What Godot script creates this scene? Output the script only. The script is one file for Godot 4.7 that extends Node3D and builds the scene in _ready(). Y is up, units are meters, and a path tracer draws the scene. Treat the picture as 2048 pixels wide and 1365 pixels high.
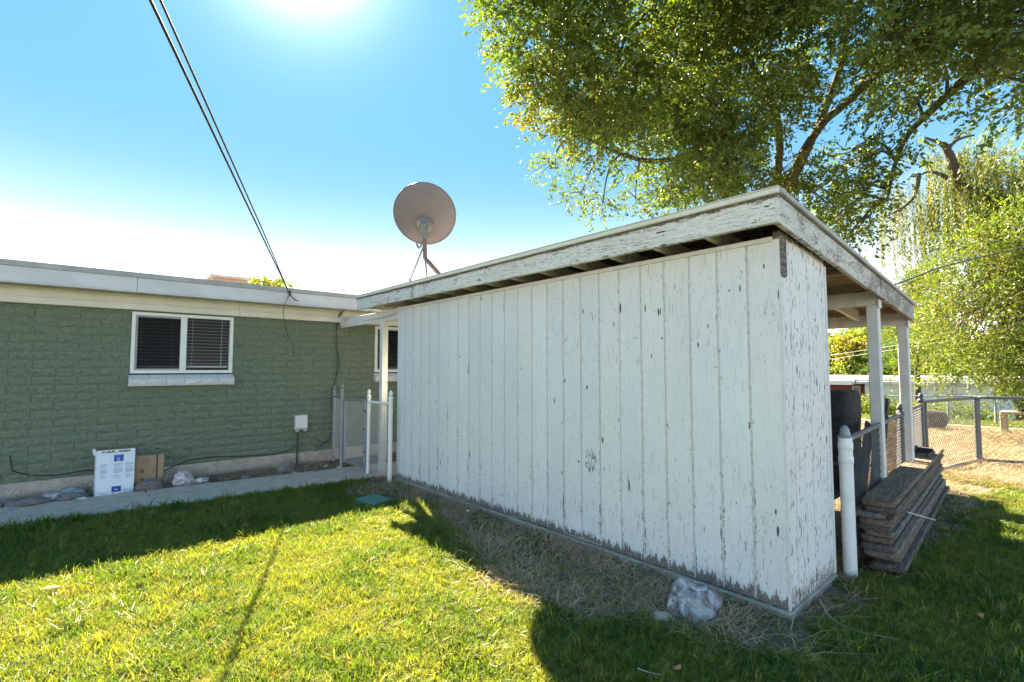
extends Node3D
# Backyard: green block house, peeling white shed with a porch roof, satellite dish, lawn against the sun.

const CAM := Vector3(0, 1.49, 0)
const SUN := Vector3(0.323, 1.0, -1.087)      # towards the sun, read from the eave, shed and dish shadows
const FPX := 987.0
const WZ := -8.1                               # face of the house wall
const SX := 3.255                              # face of the shed's long wall
const SZ := -1.18                              # face of the shed's short wall
var cam: Camera3D
var M := {}
var taken := {}

# ------------------------------------------------------------------ helpers
func lin(r: float, g: float, b: float) -> Color:
	return Color(r, g, b).linear_to_srgb()

func rngs(s: int) -> RandomNumberGenerator:
	var r := RandomNumberGenerator.new(); r.seed = s
	return r

func fnl(s: int, f: float, oct := 4) -> FastNoiseLite:
	var n := FastNoiseLite.new(); n.seed = s; n.frequency = f; n.noise_type = FastNoiseLite.TYPE_SIMPLEX_SMOOTH
	n.fractal_octaves = oct
	return n

func smat(c: Color, rough := 0.8, metal := 0.0) -> StandardMaterial3D:
	var m := StandardMaterial3D.new(); m.albedo_color = c; m.roughness = rough; m.metallic = metal
	m.cull_mode = BaseMaterial3D.CULL_DISABLED
	return m

func nmap(s: int, f: float, size: int, strength: float, oct := 4) -> ImageTexture:
	var im := fnl(s, f, oct).get_seamless_image(size, size)
	im.bump_map_to_normal_map(strength)
	return ImageTexture.create_from_image(im)

# colour texture: noise through stops [[t, linear colour], ...] plus fine grain
func ramp(s: int, f: float, size: int, stops: Array, grain := 0.06, oct := 5, fine_f := 0.35) -> ImageTexture:
	var a := fnl(s, f, oct).get_seamless_image(size, size).get_data()
	var b := fnl(s + 7, fine_f, 2).get_seamless_image(size, size).get_data()
	var lut := []
	for i in 256:
		var t := i / 255.0
		var c: Color = stops[0][1]
		for k in range(stops.size() - 1):
			if t >= stops[k][0]:
				c = (stops[k][1] as Color).lerp(stops[k + 1][1], clampf((t - stops[k][0]) / maxf(0.001, stops[k + 1][0] - stops[k][0]), 0, 1))
		lut.append(c)
	var out := PackedByteArray(); out.resize(size * size * 3)
	for i in size * size:
		var c: Color = lut[a[i]]
		var g := 1.0 + grain * (b[i] / 127.5 - 1.0) * 2.0
		c = Color(c.r * g, c.g * g, c.b * g).linear_to_srgb()
		out[i * 3] = clampi(int(c.r * 255), 0, 255); out[i * 3 + 1] = clampi(int(c.g * 255), 0, 255); out[i * 3 + 2] = clampi(int(c.b * 255), 0, 255)
	return ImageTexture.create_from_image(Image.create_from_data(size, size, false, Image.FORMAT_RGB8, out))

func tri(m: StandardMaterial3D, scale: float, world := true) -> StandardMaterial3D:
	m.uv1_triplanar = true; m.uv1_world_triplanar = world; m.uv1_scale = Vector3.ONE * scale; m.uv1_triplanar_sharpness = 4.0
	return m

func textured(tex: Texture2D, rough: float, scale: float, nt: Texture2D = null, ns := 1.0, world := true) -> StandardMaterial3D:
	var m := smat(Color.WHITE, rough)
	m.albedo_texture = tex
	if nt: m.normal_enabled = true; m.normal_texture = nt; m.normal_scale = ns
	return tri(m, scale, world)

func fresh() -> SurfaceTool:
	var st := SurfaceTool.new(); st.begin(Mesh.PRIMITIVE_TRIANGLES); st.set_smooth_group(-1)
	return st

func tri3(st: SurfaceTool, a: Vector3, b: Vector3, c: Vector3) -> void:   # counter-clockwise from outside
	st.add_vertex(a); st.add_vertex(c); st.add_vertex(b)

func quad(st: SurfaceTool, a: Vector3, b: Vector3, c: Vector3, d: Vector3) -> void:
	tri3(st, a, b, c); tri3(st, a, c, d)

func done(st: SurfaceTool) -> ArrayMesh:
	st.generate_normals()
	return st.commit()

# box with chamfered edges; X = its frame. uvf gives uv for a point
func box(st: SurfaceTool, X: Transform3D, s: Vector3, bev := 0.0, uvf = null) -> void:
	var h := s * 0.5
	var b := minf(bev, minf(h.x, minf(h.y, h.z)) * 0.9)
	var put := func(p: Vector3):
		var w := X * p
		if uvf != null: st.set_uv(uvf.call(w))
		st.add_vertex(w)
	var q := func(p: Array):
		var nrm: Vector3 = (p[1] - p[0]).cross(p[2] - p[0])
		var mid: Vector3 = (p[0] + p[1] + p[2]) / 3.0
		if nrm.dot(mid) < 0: p.reverse()
		for k in range(1, p.size() - 1):
			put.call(p[0]); put.call(p[k + 1]); put.call(p[k])
	for ax in 3:
		var u := (ax + 1) % 3
		var v := (ax + 2) % 3
		for sg in [-1.0, 1.0]:
			var f := []
			for k in [[-1, -1], [1, -1], [1, 1], [-1, 1]]:
				var p := Vector3.ZERO
				p[ax] = sg * h[ax]; p[u] = k[0] * (h[u] - b); p[v] = k[1] * (h[v] - b)
				f.append(p)
			q.call(f)
		if b > 0.0:
			for s1 in [-1.0, 1.0]:
				for s2 in [-1.0, 1.0]:
					var e := []
					for k in [[-1, 0], [1, 0], [1, 1], [-1, 1]]:
						var p := Vector3.ZERO
						p[ax] = k[0] * (h[ax] - b)
						p[u] = s1 * (h[u] - (b if k[1] == 1 else 0.0)); p[v] = s2 * (h[v] - (0.0 if k[1] == 1 else b))
						e.append(p)
					q.call(e)
	if b > 0.0:
		for sx in [-1.0, 1.0]:
			for sy in [-1.0, 1.0]:
				for sz in [-1.0, 1.0]:
					q.call([Vector3(sx * h.x, sy * (h.y - b), sz * (h.z - b)), Vector3(sx * (h.x - b), sy * h.y, sz * (h.z - b)), Vector3(sx * (h.x - b), sy * (h.y - b), sz * h.z)])

func span(st: SurfaceTool, lo: Vector3, hi: Vector3, bev := 0.0, uvf = null) -> void:
	box(st, Transform3D(Basis.IDENTITY, (lo + hi) * 0.5), hi - lo, bev, uvf)

# a bar of section w x h from a to b; h lies along up
func bar(st: SurfaceTool, a: Vector3, b: Vector3, w: float, h: float, bev := 0.0, up := Vector3.UP, uvf = null) -> void:
	var d := (b - a).normalized()
	var side := d.cross(up).normalized()
	var u := side.cross(d).normalized()
	box(st, Transform3D(Basis(side, u, -d), (a + b) * 0.5), Vector3(w, h, a.distance_to(b)), bev, uvf)

func tube(st: SurfaceTool, pts: Array, rad: Array, n := 8, cap := true) -> void:
	st.set_smooth_group(0)
	var rings := []
	var ref := Vector3(0.31, 0.2, 0.93).normalized()
	for i in pts.size():
		var d: Vector3 = (pts[mini(i + 1, pts.size() - 1)] - pts[maxi(i - 1, 0)]).normalized()
		if absf(d.dot(ref)) > 0.95: ref = Vector3(0.9, 0.1, -0.3).normalized()
		var s := d.cross(ref).normalized()
		var u := s.cross(d)
		var r: float = rad[mini(i, rad.size() - 1)]
		var ring := []
		for k in n:
			var a := TAU * k / n
			ring.append(pts[i] + (s * cos(a) + u * sin(a)) * r)
		rings.append(ring)
	for i in range(rings.size() - 1):
		for k in n:
			var k2 := (k + 1) % n
			quad(st, rings[i][k], rings[i + 1][k], rings[i + 1][k2], rings[i][k2])
	if cap:
		st.set_smooth_group(-1)
		for e in [0, rings.size() - 1]:
			for k in range(1, n - 1):
				if e == 0: tri3(st, rings[e][0], rings[e][k], rings[e][k + 1])
				else: tri3(st, rings[e][0], rings[e][k + 1], rings[e][k])
	st.set_smooth_group(-1)

func lathe(st: SurfaceTool, at: Vector3, prof: Array, n := 16) -> void:    # prof: [radius, y] from below upwards
	st.set_smooth_group(0)
	for i in range(prof.size() - 1):
		for k in n:
			var a := TAU * k / n
			var b := TAU * (k + 1) / n
			var p := [at + Vector3(cos(a) * prof[i][0], prof[i][1], sin(a) * prof[i][0]), at + Vector3(cos(b) * prof[i][0], prof[i][1], sin(b) * prof[i][0]),
				at + Vector3(cos(b) * prof[i + 1][0], prof[i + 1][1], sin(b) * prof[i + 1][0]), at + Vector3(cos(a) * prof[i + 1][0], prof[i + 1][1], sin(a) * prof[i + 1][0])]
			quad(st, p[0], p[3], p[2], p[1])
	st.set_smooth_group(-1)

func smooth_path(pts: Array, steps := 6) -> Array:
	var c := Curve3D.new()
	for i in pts.size():
		var t: Vector3 = (pts[mini(i + 1, pts.size() - 1)] - pts[maxi(i - 1, 0)]) * 0.22
		c.add_point(pts[i], -t, t)
	var out := []
	for i in range((pts.size() - 1) * steps + 1):
		out.append(c.sample(mini(i / steps, pts.size() - 2), float(i) / steps - mini(i / steps, pts.size() - 2)))
	return out

func numbered(n: String) -> String:
	if not taken.has(n): taken[n] = 0; return n
	taken[n] += 1
	return "%s_%03d" % [n, taken[n]]

func tag(o: Node3D, label: String, category: String, group := "") -> Node3D:
	o.set_meta("label", label); o.set_meta("category", category)
	if group != "": o.set_meta("group", group)
	return o

func thing(called: String, label: String, category: String, at := Vector3.ZERO, group := "") -> Node3D:
	var o := Node3D.new(); o.name = numbered(called); add_child(o); o.position = at
	return tag(o, label, category, group)

# a part whose geometry is written in world coordinates, under parent
func part(called: String, mesh: Mesh, mat: Material, parent: Node3D = self) -> MeshInstance3D:
	var o := MeshInstance3D.new(); o.mesh = mesh; o.material_override = mat
	o.name = numbered(called) if parent == self else called
	parent.add_child(o, true)
	o.global_transform = Transform3D.IDENTITY
	return o

func piece(called: String, mesh: Mesh, mat: Material, parent: Node3D, X: Transform3D) -> MeshInstance3D:
	var o := part(called, mesh, mat, parent); o.global_transform = X
	return o

# one-mesh thing; geometry in world coordinates is moved so that its origin sits at its base
func solo(called: String, st: SurfaceTool, mat: Material, label: String, category: String, at: Vector3, group := "") -> MeshInstance3D:
	var src := done(st)
	var moved := SurfaceTool.new(); moved.begin(Mesh.PRIMITIVE_TRIANGLES)
	moved.append_from(src, 0, Transform3D(Basis.IDENTITY, -at))
	var o := part(called, moved.commit(), mat); o.position = at
	tag(o, label, category, group)
	return o

func struct(called: String, mesh: Mesh, mat: Material, parent: Node3D = self) -> MeshInstance3D:
	var o := part(called, mesh, mat, parent)
	if parent == self: o.set_meta("kind", "structure")
	return o

func many(called: String, mesh: Mesh, mat: Material, xs: Array, cols: Array, parent: Node3D = self) -> MultiMeshInstance3D:
	var mm := MultiMesh.new(); mm.transform_format = MultiMesh.TRANSFORM_3D; mm.use_colors = true; mm.mesh = mesh
	mm.instance_count = xs.size()
	for i in xs.size():
		mm.set_instance_transform(i, xs[i]); mm.set_instance_color(i, cols[i])
	var o := MultiMeshInstance3D.new(); o.multimesh = mm; o.material_override = mat
	o.name = numbered(called) if parent == self else called
	parent.add_child(o, true); o.global_transform = Transform3D.IDENTITY
	o.set_meta("kind", "stuff")
	return o

# a pixel of the 2048-wide photograph is a direction; the distance is given by what stands there
func ray(px: float, py: float) -> Vector3:
	return (cam.global_basis * Vector3((px - 1024.0) / FPX, -(py - 682.5) / FPX, -1.0)).normalized()

func at_dist(px: float, py: float, d: float) -> Vector3:
	return CAM + ray(px, py) * d

func land(x: float, z: float) -> float:         # the yard is level and falls away gently to the east
	var far := maxf(0.0, x - 16.0)
	return -minf(far * 0.062, 2.3) + 0.012 * sin(x * 1.7 + z * 0.6) * sin(z * 1.3) * smoothstep(0.0, 2.0, -z) * float(x < 2.4 and z > -6.0)

# ------------------------------------------------------------------ camera, sky, sun
func sky_image() -> Image:
	var w := 1024
	var h := 512
	var data := PackedFloat32Array(); data.resize(w * h * 3)
	var s := SUN.normalized()
	for j in h:
		var el := PI * 0.5 - PI * (j + 0.5) / h
		for i in w:
			var az := TAU * (i + 0.5) / w            # the panorama starts at -z
			var d := Vector3(sin(az) * cos(el), sin(el), -cos(az) * cos(el))
			var a := rad_to_deg(acos(clampf(d.dot(s), -1, 1)))
			var e := maxf(rad_to_deg(el), 0.0)
			var band := exp(-pow(e / 8.6, 1.7))
			var c := Vector3(0.085, 0.34, 0.70).lerp(Vector3(0.25, 0.56, 0.78), exp(-e / 26.0))
			c = c.lerp(Vector3(3.5, 3.45, 3.35), band)
			c += Vector3(0.8, 1.0, 1.0) * 0.12 * exp(-pow(a / 24.0, 1.2)) + Vector3(1.0, 0.98, 0.93) * 7.0 * exp(-pow(a / 2.8, 1.1))
			var k := (j * w + i) * 3
			c *= 0.158
			data[k] = c.x; data[k + 1] = c.y; data[k + 2] = c.z
	return Image.create_from_data(w, h, false, Image.FORMAT_RGBF, data.to_byte_array())

func light_and_lens() -> void:
	cam = Camera3D.new(); cam.name = "camera"; add_child(cam)
	cam.position = CAM; cam.rotation_degrees = Vector3(3.19, -41.3, 0); cam.fov = 69.33; cam.near = 0.05; cam.far = 2000.0; cam.current = true
	var env := Environment.new()
	env.tonemap_mode = Environment.TONE_MAPPER_LINEAR; env.tonemap_exposure = 9.4
	env.background_mode = Environment.BG_SKY
	var sm := PanoramaSkyMaterial.new(); sm.panorama = ImageTexture.create_from_image(sky_image())
	env.sky = Sky.new(); env.sky.sky_material = sm
	env.sdfgi_enabled = true; env.ssao_enabled = true; env.ssil_enabled = true
	var we := WorldEnvironment.new(); we.name = "environment"; we.environment = env; add_child(we)
	var sun := DirectionalLight3D.new(); sun.name = "sun"; add_child(sun)
	sun.look_at_from_position(SUN * 20.0, Vector3.ZERO, Vector3.UP)
	sun.light_color = Color(1.0, 0.93, 0.80); sun.light_energy = 1.6; sun.light_angular_distance = 0.5; sun.shadow_enabled = true

func materials() -> void:
	var n_soft := nmap(3, 0.03, 256, 6.0)
	var n_fine := nmap(5, 0.12, 256, 5.0)
	var n_rough := nmap(9, 0.06, 512, 10.0, 5)
	M.n_fine = n_fine; M.n_rough = n_rough; M.n_soft = n_soft
	M.groove = textured(ramp(13, 0.03, 512, [[0, Color(.26, .24, .21)], [.3, Color(.48, .46, .42)], [.55, Color(.60, .585, .55)], [1, Color(.66, .65, .62)]], .08), .7, 1.0, n_fine, .4)
	M.groove.uv1_scale = Vector3(6.0, 1.2, 6.0)
	M.white = textured(ramp(11, 0.012, 256, [[0, Color(.62, .63, .62)], [1, Color(.74, .74, .72)]], .03), .6, .7, n_soft, .25)
	M.block = textured(ramp(21, 0.02, 512, [[0, Color(.128, .160, .110)], [.5, Color(.160, .198, .136)], [1, Color(.192, .232, .162)]], .12), .82, 1.6, n_rough, .8)
	M.mortar = textured(ramp(22, 0.02, 256, [[0, Color(.135, .168, .118)], [1, Color(.165, .20, .142)]], .06), .85, 2.0, n_fine, .5)
	M.concrete = textured(ramp(31, 0.01, 512, [[0, Color(.34, .285, .23)], [.5, Color(.44, .375, .31)], [1, Color(.53, .46, .39)]], .10), .9, .8, n_fine, .7)
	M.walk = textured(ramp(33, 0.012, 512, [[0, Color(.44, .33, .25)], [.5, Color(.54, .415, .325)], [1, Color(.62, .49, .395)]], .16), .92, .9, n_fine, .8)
	M.trim = textured(ramp(35, 0.01, 256, [[0, Color(.56, .54, .46)], [1, Color(.68, .66, .57)]], .03), .55, .8, n_soft, .15)
	M.alu = textured(ramp(37, 0.01, 256, [[0, Color(.47, .48, .50)], [1, Color(.56, .57, .585)]], .03), .45, .8, n_soft, .12)
	M.alu_dark = textured(ramp(38, 0.02, 256, [[0, Color(.28, .28, .28)], [1, Color(.37, .36, .355)]], .05), .5, .8, n_soft, .2)
	M.soffit = smat(lin(.56, .55, .47), .6)
	M.frame = textured(ramp(39, 0.02, 256, [[0, Color(.66, .66, .65)], [1, Color(.76, .76, .74)]], .03), .4, 1.0, n_soft, .1)
	M.dark_room = smat(lin(.03, .03, .034), .95)
	M.blind = smat(lin(.36, .38, .36), .55)
	M.glass = smat(Color(.4, .45, .45, .04), .03); M.glass.transparency = BaseMaterial3D.TRANSPARENCY_ALPHA; M.glass.metallic_specular = .18
	M.screen = smat(Color(.06, .06, .07, .62), .9); M.screen.transparency = BaseMaterial3D.TRANSPARENCY_ALPHA
	M.stone_sill = textured(ramp(41, 0.03, 256, [[0, Color(.58, .58, .56)], [1, Color(.74, .73, .69)]], .06), .8, 2.0, n_rough, .9)
	M.wood_old = textured(ramp(43, 0.02, 512, [[0, Color(.07, .06, .052)], [.45, Color(.145, .125, .108)], [.75, Color(.22, .195, .17)], [1, Color(.32, .29, .26)]], .14), .92, 1.0, n_rough, 1.2)
	M.wood_old.uv1_scale = Vector3(.35, 3.0, 3.0)
	M.wood_dark = textured(ramp(44, 0.02, 256, [[0, Color(.05, .042, .035)], [1, Color(.13, .11, .09)]], .1), .9, 1.2, n_rough, .8)
	M.timber = textured(ramp(45, 0.014, 512, [[0, Color(.22, .20, .18)], [.07, Color(.38, .365, .34)], [.13, Color(.58, .57, .54)], [1, Color(.68, .67, .635)]], .04), .7, .9, n_rough, .18)
	M.galv = textured(ramp(47, 0.05, 256, [[0, Color(.19, .205, .225)], [1, Color(.31, .33, .35)]], .08), .42, 3.0, n_fine, .25)
	M.galv.metallic = .35
	M.galv_silhouette = textured(ramp(48, 0.05, 256, [[0, Color(.055, .064, .078)], [1, Color(.105, .118, .135)]], .08), .5, 3.0, n_fine, .25); M.galv_silhouette.metallic = .3  # galvanised steel coloured darker so the backlit fence reads in silhouette
	M.white_pipe = textured(ramp(49, 0.02, 256, [[0, Color(.60, .60, .58)], [.2, Color(.70, .70, .68)], [1, Color(.76, .76, .74)]], .03), .38, 1.5, n_soft, .2)
	M.wire_mesh = smat(lin(.58, .58, .56), .5, .2)
	M.wire_dark = smat(lin(.12, .13, .145), .5, .3)
	M.cable = smat(lin(.018, .018, .02), .6)
	M.cable_green = smat(lin(.05, .07, .048), .75)
	M.dish = textured(ramp(51, 0.01, 256, [[0, Color(.165, .140, .155)], [1, Color(.22, .188, .205)]], .04), .55, 1.0, n_soft, .1)
	M.steel = textured(ramp(52, 0.03, 256, [[0, Color(.14, .135, .135)], [1, Color(.24, .23, .225)]], .06), .5, 3.0, n_fine, .2); M.steel.metallic = .4
	M.rust = textured(ramp(53, 0.03, 256, [[0, Color(.15, .09, .075)], [1, Color(.23, .155, .125)]], .1), .8, 3.0)
	M.rock = textured(ramp(55, 0.03, 512, [[0, Color(.10, .085, .085)], [.5, Color(.20, .175, .165)], [1, Color(.34, .30, .28)]], .16), .9, 2.2, n_rough, 1.4)
	M.rock_pale = textured(ramp(56, 0.035, 512, [[0, Color(.14, .10, .095)], [.3, Color(.30, .25, .25)], [.45, Color(.46, .44, .46)], [1, Color(.60, .59, .61)]], .05, 3), .55, .8, n_soft, 1.2)
	M.green_lid = textured(ramp(57, 0.03, 256, [[0, Color(.06, .19, .145)], [1, Color(.09, .26, .20)]], .08), .6, 2.0, n_fine, .3)
	M.card = textured(ramp(58, 0.015, 256, [[0, Color(.36, .255, .165)], [1, Color(.43, .31, .205)]], .04), .85, 2.0)
	M.bark = textured(ramp(59, 0.03, 512, [[0, Color(.035, .028, .022)], [.5, Color(.085, .07, .055)], [1, Color(.16, .135, .11)]], .15), .95, 1.6, n_rough, 1.6)
	M.black_cloth = textured(ramp(60, 0.02, 256, [[0, Color(.012, .012, .014)], [1, Color(.028, .028, .032)]], .1), .8, 1.0, n_soft, .8)
	M.foil = smat(lin(.75, .76, .76), .35)
	M.rock_blue = textured(ramp(66, 0.02, 512, [[0, Color(.07, .055, .05)], [.36, Color(.15, .135, .135)], [.46, Color(.30, .30, .31)], [.54, Color(.22, .20, .20)], [.62, Color(.42, .43, .45)], [1, Color(.52, .53, .55)]], .16, 5), .75, 1.1, n_rough, 1.2)
	M.leaf = leafy(1.0); M.grass = leafy(1.0); M.straw = leafy(.4)
	M.grass.roughness = .45

func leafy(back: float) -> StandardMaterial3D:
	var m := smat(Color.WHITE, .5)
	m.vertex_color_use_as_albedo = true
	m.backlight_enabled = true; m.backlight = Color(back, back, back * .6)
	return m

func on_plane(px: float, py: float, axis: int, v: float) -> Vector3:
	var d := ray(px, py)
	return CAM + d * ((v - CAM[axis]) / d[axis])

# ------------------------------------------------------------------ ground
func walk_near(x: float) -> float: return -6.63 + 0.0948 * (x + 0.48)
func walk_far(x: float) -> float: return -7.55 + 0.0889 * (x + 0.56)

func belt(z: float) -> float:                    # width of the dried strip along the shed
	var k := [[-6.3, .25], [-5.6, .32], [-4.7, .30], [-3.9, .5], [-3.29, .72], [-2.5, .95], [-1.95, .86], [-1.67, .62], [-1.26, .42], [-1.0, .3]]
	if z <= k[0][0]: return k[0][1]
	for i in range(k.size() - 1):
		if z < k[i + 1][0]: return lerpf(k[i][1], k[i + 1][1], (z - k[i][0]) / (k[i + 1][0] - k[i][0]))
	return .3

var n_patch := fnl(101, 0.9, 3)
var n_patch2 := fnl(102, 2.6, 3)

# (living grass, dry straw) between 0 and 1
func cover(x: float, z: float) -> Vector2:
	var n := n_patch.get_noise_2d(x, z) + .6 * n_patch2.get_noise_2d(x, z)
	if z < walk_far(x) - .02 and x < 3.1: return Vector2(0, .30 + .25 * n)
	if z < walk_near(x) + .012 + .05 * n and x < 3.9: return Vector2.ZERO
	if x > 18.0: return Vector2(1, 0)
	if x > 8.7 + n * .35 and z < 4.0: return Vector2(clampf((9.3 - x) * 2.0 + n, 0, 1) * .7 + .05, .95)
	if x > SX - .03 and x < 8.75 and z < SZ + .02: return Vector2(.03, .45)
	if x > SX - .45 and z > -1.26:
		var d := z - SZ - n * .22
		var far := smoothstep(.04, .40, d - .10 * clampf(x - 4.2, 0, 3.0))
		return Vector2(far * .93 + .05, .03 + .14 * (1.0 - far))
	if Vector2(x - 2.6, z + 5.25).length() < .24: return Vector2(.05, .05)
	if x > 1.6 and z < -0.9:
		var w := belt(z) + n * .22
		var d := SX - x
		var g := smoothstep(w - .12, w + .30, d)
		var bare := smoothstep(.5, .1, absf(d - .30 * (w / .7)) - .05) * smoothstep(-.25, .35, n)
		if Vector2(x - 2.95, z + 5.75).length() < .5 + n * .3: return Vector2(.06, .2)
		return Vector2(maxf(g, .10 * smoothstep(.0, .4, n)), (1.0 - g) * (1.0 - .75 * bare) + .04)
	return Vector2(1, .03)

func ground() -> void:
	var xs := PackedFloat32Array([-420, -150, -60, -25, -12, -6])
	var x := -4.0
	while x < 11.0: xs.append(x); x += .12
	while x < 24.0: xs.append(x); x += .5
	while x < 90.0: xs.append(x); x += 4.0
	xs.append_array([150, 420])
	var zs := PackedFloat32Array([-420, -150, -60, -25, -14, -10])
	var z := -9.0
	while z < 2.4: zs.append(z); z += .12
	zs.append_array([3.5, 6, 12, 25, 60, 150, 420])
	var v := PackedVector3Array()
	var c := PackedColorArray()
	var idx := PackedInt32Array()
	for j in zs.size():
		for i in xs.size():
			var p := Vector3(xs[i], land(xs[i], zs[j]), zs[j])
			p.y += .008 * n_patch2.get_noise_2d(p.x * 2.0, p.z * 2.0) - .004
			if p.x < 3.2 and p.z < walk_near(p.x) and p.z > walk_far(p.x): p.y -= .03
			v.append(p)
			var g := cover(p.x, p.z)
			var soil := Color(.15, .100, .068)
			if g.x + g.y < .02 and p.z < -6: soil = Color(.13, .098, .075)
			c.append(soil.lerp(Color(.075, .085, .026), g.x * .85).lerp(Color(.26, .20, .12), g.y * .35))
	var w := xs.size()
	for j in range(zs.size() - 1):
		for i in range(w - 1):
			var a := j * w + i
			idx.append_array([a, a + 1, a + w, a + 1, a + w + 1, a + w])
	var arr := []; arr.resize(Mesh.ARRAY_MAX)
	arr[Mesh.ARRAY_VERTEX] = v; arr[Mesh.ARRAY_COLOR] = c; arr[Mesh.ARRAY_INDEX] = idx
	var raw := ArrayMesh.new(); raw.add_surface_from_arrays(Mesh.PRIMITIVE_TRIANGLES, arr)
	var st := SurfaceTool.new(); st.create_from(raw, 0); st.generate_normals()
	var m := textured(ramp(61, 0.05, 512, [[0, Color(.55, .52, .5)], [.5, Color(.95, .95, .95)], [1, Color(1, 1, 1)]], .25), .95, 1.3, M.n_rough, 1.5)
	m.vertex_color_use_as_albedo = true
	struct("ground", st.commit(), m)

	# the concrete walk: two slabs that meet at a jagged crack
	var crack := [Vector2(.665, 0), Vector2(.66, .12), Vector2(.70, .22), Vector2(.655, .36), Vector2(.72, .48), Vector2(.69, .60), Vector2(.66, .74), Vector2(.64, .86), Vector2(.615, 1.0)]
	for side in 2:
		var s2 := fresh()
		var line := []
		for k in crack.size():
			var cx: float = crack[k].x + (-.006 if side == 0 else .006) * (1.0 + .8 * sin(k * 2.3))
			line.append(Vector3(cx, .022, lerpf(walk_far(cx), walk_near(cx), crack[k].y)))
		var ex := -5.0 if side == 0 else 3.85
		for k in range(crack.size() - 1):
			var a: Vector3 = line[k]
			var b: Vector3 = line[k + 1]
			var ea := Vector3(ex, .022, lerpf(walk_far(ex), walk_near(ex), crack[k].y))
			var eb := Vector3(ex, .022, lerpf(walk_far(ex), walk_near(ex), crack[k + 1].y))
			var dn := Vector3(0, -.08, 0)
			if side == 0: quad(s2, ea, eb, b, a); quad(s2, a, b, b + dn, a + dn)
			else: quad(s2, a, b, eb, ea); quad(s2, b, a, a + dn, b + dn)
			if k == 0: quad(s2, a, ea, ea + dn, a + dn) if side == 0 else quad(s2, ea, a, a + dn, ea + dn)
			if k == crack.size() - 2: quad(s2, eb, b, b + dn, eb + dn) if side == 0 else quad(s2, b, eb, eb + dn, b + dn)
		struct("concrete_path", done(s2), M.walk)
	# pale kerb between straw and the far lawn
	var kb := fresh()
	bar(kb, Vector3(17.6, land(17.6, -8) + .0, -9.0), Vector3(18.2, land(18, 3) + .0, 4.0), .12, .16, .02)
	struct("lawn_kerb", done(kb), M.concrete)

func tuft(s: int, n: int, spread: float, hmin: float, hmax: float, wide: float, lean: float) -> ArrayMesh:
	var r := rngs(s)
	var st := SurfaceTool.new(); st.begin(Mesh.PRIMITIVE_TRIANGLES); st.set_smooth_group(-1)
	for i in n:
		var a := r.randf() * TAU
		var p := Vector3(cos(a), 0, sin(a)) * spread * sqrt(r.randf())
		var f := r.randf() * TAU
		var side := Vector3(cos(f), 0, sin(f)) * wide * r.randf_range(.7, 1.2)
		var b := r.randf() * TAU
		var dir := Vector3(cos(b), 0, sin(b)) * lean * r.randf_range(.2, 1.3)
		var h := r.randf_range(hmin, hmax)
		var m := p + Vector3(0, h * .55, 0) + dir * h * .35
		var t := p + Vector3(0, h * r.randf_range(.75, 1.0), 0) + dir * h * 1.1
		st.set_color(Color(1, 1, 1) * r.randf_range(.75, 1.2))
		for q in [p - side, m + side * .8, p + side, p - side, m - side * .8, m + side * .8, m - side * .8, t, m + side * .8]:
			st.add_vertex(q)
	st.generate_normals()
	return st.commit()

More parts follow.
